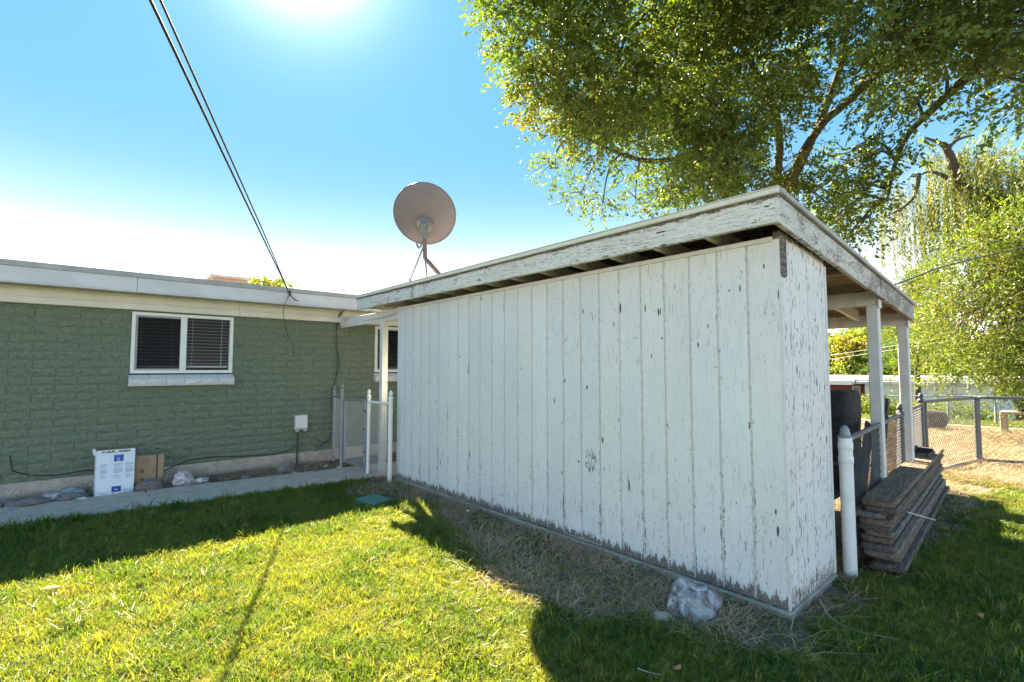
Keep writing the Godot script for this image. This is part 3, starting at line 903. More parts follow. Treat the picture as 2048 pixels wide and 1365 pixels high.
	var hp := fresh(); span(hp, Vector3(SX + .01, -.1, -6.62), Vector3(SX + .10, 2.163, -6.53), .005)
	part("post", done(hp), M.timber, shed)
	var hc := fresh(); span(hc, Vector3(SX - .004, 2.19, -8.046), Vector3(SX + .009, 2.36, -7.90), .004)
	part("beam_cleat", done(hc), M.timber, shed)

# ------------------------------------------------------------------ dish
func build_dish() -> void:
	var at := Vector3(3.40, roof_y(3.4), -5.42)
	var d := thing("satellite_dish", "brown satellite dish on a tripod mast seen from behind on the shed roof", "dish", at)
	var c := at_dist(849, 431, 6.45)
	var aim := Vector3(.30, .62, -1.0).normalized()          # the dish looks away to the southern sky
	var toward_cam := (CAM - c).normalized()
	aim = (-toward_cam * .93 + Vector3(.12, .42, 0)).normalized()
	var s := aim.cross(Vector3.UP).normalized()
	var u := s.cross(aim).normalized()
	var R := .385
	var st := fresh(); st.set_smooth_group(0)
	for side in 2:
		for i in 8:
			for k in 40:
				var P := func(a: int, b: int) -> Vector3:
					var t := TAU * b / 40.0
					var rr := R * a / 8.0
					var dep := .085 * (rr / R) * (rr / R) + (0.004 if side == 1 else 0.0)
					return c + s * cos(t) * rr + u * sin(t) * rr * 1.03 + aim * (dep - .05)
				if side == 0: quad(st, P.call(i, k), P.call(i, k + 1), P.call(i + 1, k + 1), P.call(i + 1, k))
				else: quad(st, P.call(i, k), P.call(i + 1, k), P.call(i + 1, k + 1), P.call(i, k + 1))
	part("reflector", done(st), M.dish, d)
	var rim := fresh()
	var ring := []
	for k in 49:
		var t := TAU * k / 48.0
		ring.append(c + s * cos(t) * R + u * sin(t) * R * 1.03 + aim * .035)
	tube(rim, ring, [.007], 6, false)
	part("rim", done(rim), M.steel, d)
	var hub := c - u * .10 - s * .0
	var hb := fresh(); tube(hb, [hub - aim * .040, hub - aim * .075, hub - aim * .12], [.115, .10, .055], 18)
	part("mount_plate", done(hb), M.steel, d)
	for k in 4:
		var bo := fresh()
		var q := hub + (s * cos(k * 1.57 + .6) + u * sin(k * 1.57 + .6)) * .105 - aim * .045
		tube(bo, [q, q - aim * .02], [.014], 8)
		part("bolt", done(bo), M.steel, d)
	var mast_top := hub - aim * .13 + Vector3(0, -.0, 0)
	var knee := Vector3(mast_top.x + .01, mast_top.y - .40, mast_top.z + .02)
	var foot := on_plane(895, 548, 0, 3.34)
	foot.y = roof_y(foot.x) + .01
	var ms := fresh(); tube(ms, smooth_path([mast_top + Vector3(0, .07, 0), mast_top, mast_top + (knee - mast_top) * .72, knee, knee.lerp(foot, .12), foot], 4), [.026], 12)
	part("mast", done(ms), M.rust, d)
	var cl := fresh(); tube(cl, [mast_top + Vector3(0, .03, 0), mast_top - Vector3(0, .16, 0)], [.042], 12); bar(cl, hub - aim * .10, mast_top, .09, .12, .01)
	part("clamp", done(cl), M.steel, d)
	for q in [[812, 566, 3.26], [856, 556, 3.30]]:
		var f := on_plane(q[0], q[1], 0, q[2]); f.y = roof_y(f.x) + .01
		var sr := fresh(); tube(sr, [mast_top - Vector3(0, .24, 0), f], [.011], 8)
		var t1 := (mast_top - Vector3(0, .24, 0)).lerp(f, .74)
		tube(sr, [t1, t1.lerp(f, .10)], [.018], 8)
		part("strut", done(sr), M.steel, d)
		var pf := fresh(); span(pf, f - Vector3(.05, .016, .05), f + Vector3(.05, -.004, .05), .002)
		part("foot_plate", done(pf), M.steel, d)
	var arm := fresh(); tube(arm, smooth_path([hub - u * .12 - aim * .05, c - u * (R + .06) - s * .10 + aim * .02, c - u * (R - .02) - s * .2 + aim * .45], 4), [.014], 8)
	part("feed_arm", done(arm), M.steel, d)
	var sa := fresh(); tube(sa, [c - s * R * .98 - u * .10 + aim * .03, c - s * .14 - u * (R + .04) + aim * .18], [.008], 6)
	part("side_rod", done(sa), M.steel, d)
	var ft := fresh(); box(ft, Transform3D(Basis(s, u, aim), c - u * (R - .02) - s * .2 + aim * .47), Vector3(.07, .10, .12), .015)
	part("feed_head", done(ft), M.steel, d)

# ------------------------------------------------------------------ chain link
# woven wire between o and o + w along dir, y0..y1
func chain(st: SurfaceTool, o: Vector3, dir: Vector3, w: float, y0: float, y1: float, cell: float, rad: float) -> void:
	var nrm := dir.cross(Vector3.UP).normalized()
	var rows := int((y1 - y0) / (cell * .5))
	var cols := int(w / (cell * .5))
	for c in cols:
		var pts := []
		for j in rows + 1:
			var u := (c + (1.0 if (j + c) % 2 == 0 else 0.0)) * cell * .5
			pts.append(o + dir * minf(u, w) + Vector3(0, y0 + (y1 - y0) * j / rows, 0) + nrm * .004 * (1.0 if (j + c) % 2 == 0 else -1.0))
		tube(st, pts, [rad], 3, false)

func fence_post(called: String, parent: Node3D, at: Vector3, h: float, rad: float, mat: Material, capm: Material, lean := Vector3.ZERO) -> void:
	var st := fresh(); tube(st, [at - Vector3(0, .1, 0), at + Vector3(0, h, 0) + lean], [rad], 14)
	part(called, done(st), mat, parent)
	var cp := fresh(); lathe(cp, at + Vector3(0, h - .02, 0) + lean, [[rad * 1.12, 0], [rad * 1.22, .006], [rad * 1.22, .034], [rad * 1.0, .040], [rad * .55, .044], [rad * .58, .052], [rad * .95, .060], [rad * .98, .074], [rad * .85, .092], [rad * .58, .108], [rad * .25, .118], [0.001, .121]], 12)
	part("post_cap", done(cp), capm, parent)
	var bd := fresh()
	for y in [h * .2, h * .5, h * .82]: lathe(bd, at + Vector3(0, y, 0) + lean * (y / h), [[rad * 1.01, 0], [rad * 1.14, .003], [rad * 1.14, .020], [rad * 1.01, .023]], 12)
	part("band", done(bd), mat, parent)

func gate_leaf(st: SurfaceTool, a: Vector3, b: Vector3, y0: float, y1: float, rad: float) -> void:
	var d := (b - a).normalized()
	var up := Vector3.UP
	tube(st, smooth_path([a + up * y0, a + up * (y0 + .3), a + up * (y1 - .10), a + up * (y1 - .02) + d * .03, a + up * y1 + d * .11, b + up * y1 - d * .11, b + up * (y1 - .02) - d * .03, b + up * (y1 - .10), b + up * (y0 + .3), b + up * y0], 4), [rad], 10)
	tube(st, [a + up * y0, b + up * y0], [rad], 10)

func gates_and_fences() -> void:
	# beside the house
	var f1 := thing("fence_stub", "pair of galvanised fence posts joined against the green wall", "fence", Vector3(3.12, 0, -7.9))
	fence_post("post", f1, Vector3(3.145, 0, -7.95), 1.12, .024, M.galv, M.galv)
	fence_post("post", f1, Vector3(3.03, 0, -7.36), 1.16, .026, M.galv, M.galv)
	var tr := fresh(); tube(tr, [Vector3(3.14, 1.04, -7.93), Vector3(3.04, 1.05, -7.39)], [.017], 10)
	part("top_rail", done(tr), M.galv, f1)
	var c1 := fresh(); chain(c1, Vector3(3.14, 0, -7.92), Vector3(-.19, 0, .98).normalized(), .52, .1, 1.03, .06, .0018)
	part("wire_mesh", done(c1), M.wire_mesh, f1).set_meta("kind", "stuff")
	var ga := Vector3(3.045, 0, -7.27)
	var gb := Vector3(3.10, 0, -6.69)
	var gt := thing("garden_gate", "small chain link gate standing between the house and the shed", "gate", ga)
	var gf := fresh(); gate_leaf(gf, ga, gb, .10, 1.03, .019)
	part("frame", done(gf), M.galv, gt)
	var gm := fresh(); chain(gm, ga, (gb - ga).normalized(), ga.distance_to(gb), .12, 1.01, .058, .003)
	part("wire_mesh", done(gm), M.wire_mesh, gt).set_meta("kind", "stuff")
	for y in [.30, .62, .88]:
		var hg := fresh(); span(hg, Vector3(gb.x - .03, y, gb.z - .02), Vector3(gb.x + .03, y + .02, gb.z + .07), .004)
		part("hinge", done(hg), M.steel, gt)
	var f2 := thing("chain_link_fence", "narrow chain link panel between two white posts by the shed", "fence", Vector3(3.115, 0, -6.3))
	fence_post("post", f2, Vector3(3.106, 0, -6.60), 1.10, .025, M.white_pipe, M.white_pipe)
	fence_post("post", f2, Vector3(3.127, 0, -5.995), 1.10, .029, M.white_pipe, M.white_pipe)
	var t2 := fresh(); tube(t2, [Vector3(3.107, 1.02, -6.57), Vector3(3.126, 1.02, -6.02)], [.019], 10)
	part("top_rail", done(t2), M.white_pipe, f2)
	var c2 := fresh(); chain(c2, Vector3(3.107, 0, -6.57), Vector3(.034, 0, .999).normalized(), .55, .05, 1.04, .06, .003)
	part("wire_mesh", done(c2), M.wire_mesh, f2).set_meta("kind", "stuff")
	# along the porch
	var a := Vector3(4.237, 0, -1.125)
	var b := Vector3(8.1, 0, -1.31)
	var d := (b - a).normalized()
	var f3 := thing("porch_fence", "chain link fence toned as a silhouette with a thick white end post behind the plank stack", "fence", a)
	var wp := fresh(); tube(wp, [a - Vector3(0, .1, 0), a + Vector3(-.012, .99, 0)], [.044], 20)
	part("end_post", done(wp), M.white_pipe, f3)
	for y in [.42, .80, .90]:
		var jn := fresh(); lathe(jn, a + Vector3(-.012 * y, y, 0), [[.045, 0], [.0475, .004], [.0475, .05], [.045, .054]] if y > .5 else [[.0445, 0], [.0465, .002], [.0465, .006], [.0445, .008]], 20)
		part("coupling", done(jn), M.white_pipe, f3)
	var cpx := fresh(); lathe(cpx, a + Vector3(-.012, .985, 0), [[.046, 0], [.046, .012], [.034, .016], [.032, .03], [.027, .065], [.014, .088], [.001, .094]], 16)
	part("post_cap", done(cpx), M.galv, f3)
	for t in [.60, 1.0]:
		fence_post("post", f3, a + d * a.distance_to(b) * t, 1.02 if t < 1 else 1.08, .03, M.galv_silhouette, M.galv_silhouette)
	var t3 := fresh(); tube(t3, [a + Vector3(.03, .965, 0), b + Vector3(0, 1.03, 0)], [.021], 10)
	part("top_rail", done(t3), M.wood_grey_rail, f3)
	var c3 := fresh(); chain(c3, a + d * .05, d, a.distance_to(b) - .05, .05, 1.0, .06, .0028)
	part("wire_mesh", done(c3), M.wire_dark, f3).set_meta("kind", "stuff")
	# double gate on the straw
	for q in [[Vector3(8.85, 0, -1.39), Vector3(10.62, 0, -1.05), "left leaf of the dark chain link gate, hinged beside the porch fence"], [Vector3(10.72, 0, -1.03), Vector3(11.3, 0, .55), "dark chain link gate leaf beyond the latch post on the straw"]]:
		var lf := thing("yard_gate", q[2], "gate", q[0], "double chain link gate")
		var fr := fresh(); gate_leaf(fr, q[0], q[1], .06, 1.03, .024)
		part("frame", done(fr), M.galv_silhouette, lf)
		var cm := fresh(); chain(cm, q[0], (q[1] - q[0]).normalized(), q[0].distance_to(q[1]), .08, 1.0, .075, .0026)
		part("wire_mesh", done(cm), M.wire_dark, lf).set_meta("kind", "stuff")
	var lp := thing("gate_post", "dark metal latch post where the two yard gate leaves meet", "post", Vector3(10.67, 0, -1.04))
	var ls := fresh(); tube(ls, [Vector3(10.67, -.1, -1.04), Vector3(10.67, 1.0, -1.04)], [.028], 12)
	part("post", done(ls), M.galv_silhouette, lp)
	var lb := fresh()
	for y in [.15, .3, .42, .7]: tube(lb, [Vector3(10.67, y, -1.04), Vector3(10.67, y + .04, -1.04)], [.036], 12)
	part("band", done(lb), M.galv_silhouette, lp)

# ------------------------------------------------------------------ planks
func plank_mesh(s: int, L: float, w: float, t: float, round: float) -> ArrayMesh:   # along +x from the near end, base at y = 0
	var n := fnl(s, 2.5, 3)
	var out := []
	var steps := 5
	for k in steps + 1:
		var a := PI * .5 * k / steps
		out.append(Vector2(round - round * cos(a), -w / 2 + round - round * sin(a)))
	out = []
	for k in steps + 1:      # near left corner, then right
		var a := PI * .5 * k / steps
		out.append(Vector2(round * (1 - sin(a)), -w / 2 + round * (1 - cos(a))))
	out.reverse()
	var near := []           # from z = -w/2 round the near end to z = +w/2
	for k in steps + 1:
		var a := PI * .5 * k / steps
		near.append(Vector2(round * (1 - sin(a)), -w / 2 + round * (1 - cos(a))))
	for k in steps + 1:
		var a := PI * .5 * (steps - k) / steps
		near.append(Vector2(round * (1 - sin(a)), w / 2 - round * (1 - cos(a))))
	var loop := []
	var seg := 12
	for k in range(seg, 0, -1): loop.append(Vector2(L * k / seg, -w / 2 + .003 * n.get_noise_2d(k * 2.0, 0)))
	loop.append_array(near)
	for k in range(1, seg + 1): loop.append(Vector2(L * k / seg, w / 2 + .003 * n.get_noise_2d(k * 2.0, 9)))
	var st := fresh()
	var m := loop.size()
	var levels := [[0.0, .008], [.007, 0.0], [t * .5, -.0015], [t - .008, 0.0], [t, .009]]
	var P := func(i: int, j: int) -> Vector3:
		var p: Vector2 = loop[i % m]
		var c := Vector2(clampf(p.x, .1, L - .05), 0)
		var q: Vector2 = p + (c - p).normalized() * levels[j][1]
		return Vector3(q.x + .004 * n.get_noise_2d(i * 3.0, j * 7.0), levels[j][0] + .002 * n.get_noise_2d(p.x * 2.0, p.y * 9.0 + 3.0), q.y)
	for i in m:
		for j in levels.size() - 1:
			quad(st, P.call(i, j), P.call(i, j + 1), P.call(i + 1, j + 1), P.call(i + 1, j))
	var h := m / 2
	for j in [0, levels.size() - 1]:
		for i in range(0, h - 1):
			var q := [P.call(i, j), P.call(i + 1, j), P.call(m - 2 - i, j), P.call(m - 1 - i, j)]
			if j == 0: quad(st, q[0], q[1], q[2], q[3])
			else: quad(st, q[3], q[2], q[1], q[0])
	return done(st)

func planks() -> void:
	var r := rngs(77)
	var y := .012
	var words := ["bottom plank", "second plank from the ground", "third plank from the ground", "fourth plank from the ground", "fifth plank from the ground", "plank in the middle", "sixth plank from the top", "fifth plank from the top", "fourth plank from the top", "third plank from the top", "second plank from the top", "topmost plank"]
	var mats := []
	for k in 3:
		var m: StandardMaterial3D = M.wood_old.duplicate()
		m.uv1_world_triplanar = false; m.uv1_offset = Vector3(k * .37, k * .21, k * .13); m.albedo_color = [Color(1, 1, 1), Color(.80, .78, .76), Color(1.0, .90, .80)][k]
		mats.append(m)
	for k in 12:
		var t := r.randf_range(.036, .042)
		var topish := k / 11.0
		var w := .195 if k < 11 else .205
		var me := plank_mesh(500 + k, 3.45 + r.randf_range(-.08, .06), w, t, .045 if k % 3 != 1 else .02)
		var x := 4.40 + r.randf_range(-.10, .06) + (-.03 if k == 11 else 0.0) + (.07 if k == 9 or k == 10 else 0.0)
		var z := -.995 + (.05 if k < 2 else 0.0) + r.randf_range(-.034, .034) + (-.025 if k == 9 else 0.0)
		var o := MeshInstance3D.new(); o.mesh = me; o.material_override = mats[k % 3]
		o.name = numbered("weathered_plank"); add_child(o)
		o.transform = Transform3D(Basis(Vector3.UP, .055 + r.randf_range(-.004, .004)) * Basis(Vector3.BACK, .0), Vector3(x, y, z))
		tag(o, "weathered grey-brown plank, %s of the stack along the porch fence" % words[k], "plank", "planks stacked along the porch fence")
		y += t + .0035

# ------------------------------------------------------------------ rocks
func rock_mesh(s: int, size: Vector3, sharp := .35) -> ArrayMesh:
	var n := fnl(s, .9, 3)
	var r := rngs(s)
	var planes := []
	for k in 9:
		var d := Vector3(r.randf_range(-1, 1), r.randf_range(-.6, 1), r.randf_range(-1, 1)).normalized()
		planes.append([d, r.randf_range(.55, .95)])
	var st := fresh()
	var P := func(i: int, j: int) -> Vector3:
		var th := PI * i / 9.0
		var ph := TAU * (j % 14) / 14.0
		var d := Vector3(sin(th) * cos(ph), cos(th), sin(th) * sin(ph))
		var rad := 1.0
		for q in planes:
			var c: float = d.dot(q[0])
			if c > .05: rad = minf(rad, q[1] / c)
		rad *= 1.0 + sharp * .3 * n.get_noise_3d(d.x * 3, d.y * 3, d.z * 3)
		return Vector3(d.x * size.x, d.y * size.y, d.z * size.z) * rad * .5
	for i in 9:
		for j in 14:
			quad(st, P.call(i, j), P.call(i, j + 1), P.call(i + 1, j + 1), P.call(i + 1, j))
	return done(st)

func slab_rock() -> ArrayMesh:       # a split quartz block: sharp ridge, flat tilted faces
	var b := [Vector3(-.17, 0, .02), Vector3(-.06, 0, .12), Vector3(.08, 0, .10), Vector3(.19, 0, -.02), Vector3(.06, 0, -.11), Vector3(-.10, 0, -.09)]
	var m := [Vector3(-.185, .10, .03), Vector3(-.055, .045, .15), Vector3(.09, .07, .13), Vector3(.21, .13, -.02), Vector3(.07, .17, -.11), Vector3(-.11, .20, -.07)]
	var t := [Vector3(-.14, .205, .01), Vector3(-.045, .19, .06), Vector3(.05, .175, .07), Vector3(.13, .19, -.01), Vector3(.05, .215, -.05), Vector3(-.08, .25, -.03)]
	var n := fnl(812, 6.0, 3)
	var st := fresh()
	for ring in [[b, m], [m, t]]:
		for k in 6:
			var q := [ring[0][k], ring[0][(k + 1) % 6], ring[1][(k + 1) % 6], ring[1][k]]
			var c: Vector3 = (q[0] + q[1] + q[2] + q[3]) * .25
			c += Vector3(c.x, 0, c.z).normalized() * (.002 + .012 * n.get_noise_3dv(c * 9.0))
			for e in 4:
				var h: Vector3 = (q[e] + q[(e + 1) % 4]) * .5
				var w := h.lerp(c, .45)
				tri3(st, q[e], w, q[(e + 1) % 4]); tri3(st, q[(e + 1) % 4], w, c); tri3(st, w, q[e], c)
	var top: Vector3 = (t[0] + t[1] + t[2] + t[3] + t[4] + t[5]) / 6.0 - Vector3(0, .01, 0)
	for k in 6: tri3(st, top, t[(k + 1) % 6], t[k])
	return done(st)

func rocks() -> void:
	var r := rngs(91)
	# px, py of the middle of the rock's foot in the bed, width, height, kind
	var big := [[60, 1022, .30, .13, 0, "long dark grey rock lying in the bed by the house"], [140, 1003, .30, .12, 0, "dark purplish rock beside the white carton in the bed"], [300, 980, .34, .17, 0, "broad brown rock under the flat brown cardboard"],
		[340, 968, .20, .24, 0, "dark upright stone between the cardboard and a pale rock"], [368, 972, .27, .22, 1, "pale marbled rock leaning on the house footing"], [408, 972, .20, .12, 1, "small pinkish rock tapering beside the pale marbled rock"],
		[578, 946, .27, .19, 0, "angular grey rock below the utility box conduit"]]
	for q in big:
		var d := on_plane(q[0], q[1], 1, .03)
		var me := rock_mesh(600 + int(q[0]), Vector3(q[2], q[3], q[2] * .6))
		var o := MeshInstance3D.new(); o.mesh = me; o.material_override = M.rock_pale if q[4] == 1 else M.rock
		o.name = numbered("rock"); add_child(o)
		o.transform = Transform3D(Basis(Vector3.UP, r.randf_range(-.4, .4)), Vector3(d.x, q[3] * .38, minf(d.z, WZ + .6)))
		tag(o, q[5], "rock")
	for k in 54:
		var x := r.randf_range(-1.6, 3.0)
		var z := r.randf_range(walk_far(x) - .10, walk_far(x) - .02) if r.randf() < .55 else r.randf_range(WZ + .12, walk_far(x) - .06)
		if x > .05 and x < .95 and z > -7.72: z = -7.80
		var w := r.randf_range(.07, .19) * (1.25 if x < .2 else .8)
		var o := MeshInstance3D.new(); o.mesh = rock_mesh(700 + k, Vector3(w, w * .5, w * .7))
		var dark := r.randf() < .8
		o.material_override = M.rock if dark else M.rock_pale
		o.name = numbered("rock"); add_child(o)
		o.transform = Transform3D(Basis(Vector3.UP, r.randf() * TAU), Vector3(x, w * .15, z))
		var spot := "under the loose end of the black wall cable" if x < 0 else "behind and beside the cartons" if x < .95 else "between the pale marbled rock and the conduit" if x < 2.5 else "between the conduit and the gate posts"
		var edge := "along the path edge" if z > walk_far(x) - .10 else "against the footing"
		tag(o, "%s %s stone %s, %s" % ["small" if w < .12 else "fist-sized", "dark" if dark else "pale", edge, spot], "stone", "small stones in the house bed")
	# the big quartz rock at the shed corner
	var o := MeshInstance3D.new(); o.mesh = slab_rock(); o.material_override = M.rock_blue
	o.name = numbered("rock"); add_child(o)
	o.transform = Transform3D(Basis(Vector3.UP, -.72), Vector3(2.885, -.03, -1.60)).scaled_local(Vector3(.92, .9, .92))
	tag(o, "large pale blue-grey angular rock at the foot of the shed siding", "rock")
	var o2 := MeshInstance3D.new(); o2.mesh = rock_mesh(815, Vector3(.16, .06, .12)); o2.material_override = M.concrete
	o2.name = numbered("rock"); add_child(o2); o2.position = Vector3(2.66, .015, -1.68)
	tag(o2, "flat tan stone half buried beside the large pale rock", "stone")

# ------------------------------------------------------------------ cartons
func carton_print() -> ImageTexture:
	var w := 384
	var h := 544
	var im := Image.create(w, h, false, Image.FORMAT_RGB8)
	im.fill(Color(.86, .87, .89))
	var blue := Color(.05, .24, .58)
	var ink := Color(.42, .47, .56)
	im.fill_rect(Rect2i(170, 64, 96, 84), blue); im.fill_rect(Rect2i(158, 446, 96, 66), blue)
	im.fill_rect(Rect2i(146, 50, 2, 470), Color(.74, .75, .78))
	im.fill_rect(Rect2i(20, 46, 350, 2), Color(.72, .73, .76))
	var r := rngs(5)
	for col in [[42, 60], [170, 90], [290, 84]]:
		var y := 172
		for para in [5, 3, 9, 1, 2, 2]:
			for l in para:
				var x: int = col[0]
				var end: int = col[0] + int(col[1] * (1.0 if l < para - 1 else r.randf_range(.4, .9)))
				while x < end:
					var k := r.randi_range(3, 9)
					im.fill_rect(Rect2i(x, y, mini(k, end - x), 3), ink if para != 2 else Color(.25, .33, .48)); x += k + 2
				y += 6
			y += 9
	var glyph := {"K": ["1001", "1010", "1100", "1010", "1001"], "D": ["1110", "1001", "1001", "1001", "1110"]}
	for row in 2:
		var y := 100 + row * 26
		var x := 202
		for ch in ["K", "D"]:
			for j in 5:
				for i in 4:
					if glyph[ch][j][i] == "1": im.fill_rect(Rect2i(x + i * 3, y + j * 3, 3, 3), Color.WHITE)
			x += 15
		for q in [[182, 14], [238, 16]]: im.fill_rect(Rect2i(q[0], y + 5, q[1], 4), Color(.6, .7, .85))
	im.fill_rect(Rect2i(178, 72, 80, 3), Color(.5, .62, .82)); im.fill_rect(Rect2i(178, 80, 66, 3), Color(.5, .62, .82))
	for k in 6: im.fill_rect(Rect2i(192 + k * 2, 482 - (3 - absi(k - 3)) * 3, 5, 3), Color.WHITE)
	im.fill_rect(Rect2i(188, 486, 34, 4), Color.WHITE)
	im.fill_rect(Rect2i(272, 486, 70, 3), ink); im.fill_rect(Rect2i(268, 498, 84, 3), ink); im.fill_rect(Rect2i(268, 504, 72, 3), ink)
	im.fill_rect(Rect2i(36, 520, 86, 3), ink)
	# torn brown patch where tape was pulled off
	var n := fnl(71, .04, 3)
	for x in range(46, 340):
		var t := 26.0 + 16.0 * n.get_noise_1d(x) - (14.0 if x > 176 and x < 210 else 0.0)
		var b := 34.0 + 14.0 * n.get_noise_1d(x + 500)
		for y in range(int(maxf(0, 40 - t)), int(b)): im.set_pixel(x, y, Color(.46, .34, .22).lightened(.1 * n.get_noise_2d(x * 9, y * 9)))
	return ImageTexture.create_from_image(im)

func card_print() -> ImageTexture:
	var im := Image.create(192, 256, false, Image.FORMAT_RGB8)
	im.fill(Color(.62, .52, .40))
	var ink := Color(.42, .37, .31)
	for k in 7: im.fill_rect(Rect2i(80 + k * 6, 24, 3, 60), ink.lightened(.12)); im.fill_rect(Rect2i(8 + k * 10, 120, 5, 34), ink.lightened(.15))
	im.fill_rect(Rect2i(70, 132, 22, 36), ink); im.fill_rect(Rect2i(72, 212, 20, 22), ink)
	im.fill_rect(Rect2i(96, 122, 44, 2), ink); im.fill_rect(Rect2i(96, 186, 44, 2), ink); im.fill_rect(Rect2i(138, 122, 2, 66), ink); im.fill_rect(Rect2i(100, 206, 40, 2), ink)
	im.fill_rect(Rect2i(152, 0, 8, 256), Color(.22, .23, .26))
	return ImageTexture.create_from_image(im)

func cartons() -> void:
	var pm := smat(Color.WHITE, .55); pm.albedo_texture = carton_print()
	var white := smat(lin(.68, .69, .72), .6)
	# leans back against the footing, bottom edge on the stones
	var bl := on_plane(189, 994, 2, -7.52)
	var br := on_plane(266, 986, 2, -7.56)
	var tl := on_plane(193, 903, 2, -7.66)
	var trr := on_plane(270, 897, 2, -7.70)
	var nrm := (br - bl).cross(tl - bl).normalized()
	var thick := -nrm * .10
	var c := thing("white_carton", "white printed carton with blue label blocks leaning against the house", "carton", Vector3(bl.x, 0, bl.z))
	var st := fresh()
	for q in [[bl, Vector2(0, 1)], [trr, Vector2(1, 0)], [br, Vector2(1, 1)], [bl, Vector2(0, 1)], [tl, Vector2(0, 0)], [trr, Vector2(1, 0)]]:
		st.set_uv(q[1]); st.add_vertex(q[0] + nrm * .002)
	part("printed_face", done(st), pm, c)
	var b := fresh()
	var f := [bl, br, trr, tl]
	for k in 4: quad(b, f[k] + thick, f[(k + 1) % 4] + thick, f[(k + 1) % 4], f[k])
	quad(b, br + thick, bl + thick, tl + thick, trr + thick); quad(b, bl, br, trr, tl)
	part("carton_body", done(b), white, c)
	var fl := fresh()
	var u := (tl - bl).normalized()
	var s := (br - bl).normalized()
	var q0 := tl - s * .028 - u * .05
	quad(fl, q0, q0 + s * .03, q0 + s * .012 + u * .07 + nrm * .02, q0 - s * .016 + u * .075 + nrm * .02)
	part("torn_flap", done(fl), white, c)
	var cm := smat(Color.WHITE, .85); cm.albedo_texture = card_print()
	var k0 := [on_plane(250, 968, 2, -7.74), on_plane(325, 966, 2, -7.74), on_plane(328, 909, 2, -7.80), on_plane(252, 914, 2, -7.80)]
	var cd := thing("cardboard_sheet", "flattened brown cardboard with a dark stripe behind the white carton", "cardboard", Vector3(k0[0].x, 0, k0[0].z))
	var cs := fresh()
	var uv := [Vector2(0, 1), Vector2(1, 1), Vector2(1, 0), Vector2(0, 0)]
	var n2: Vector3 = (k0[1] - k0[0]).cross(k0[3] - k0[0]).normalized()
	for tr3 in [[0, 2, 1], [0, 3, 2]]:
		for i in tr3: cs.set_uv(uv[i]); cs.add_vertex(k0[i] + n2 * .004)
	part("printed_face", done(cs), cm, cd)
	var ce := fresh()
	for k in 4: quad(ce, k0[k] - n2 * .004, k0[(k + 1) % 4] - n2 * .004, k0[(k + 1) % 4] + n2 * .0035, k0[k] + n2 * .0035)
	quad(ce, k0[1] - n2 * .004, k0[0] - n2 * .004, k0[3] - n2 * .004, k0[2] - n2 * .004)
	part("sheet", done(ce), M.card, cd)

# ------------------------------------------------------------------ cables and small fittings
func cable(called: String, pts: Array, rad: float, mat: Material, label: String) -> void:
	var st := fresh(); tube(st, smooth_path(pts, 6), [rad], 6)
	solo(called, st, mat, label, "cable", pts[0])

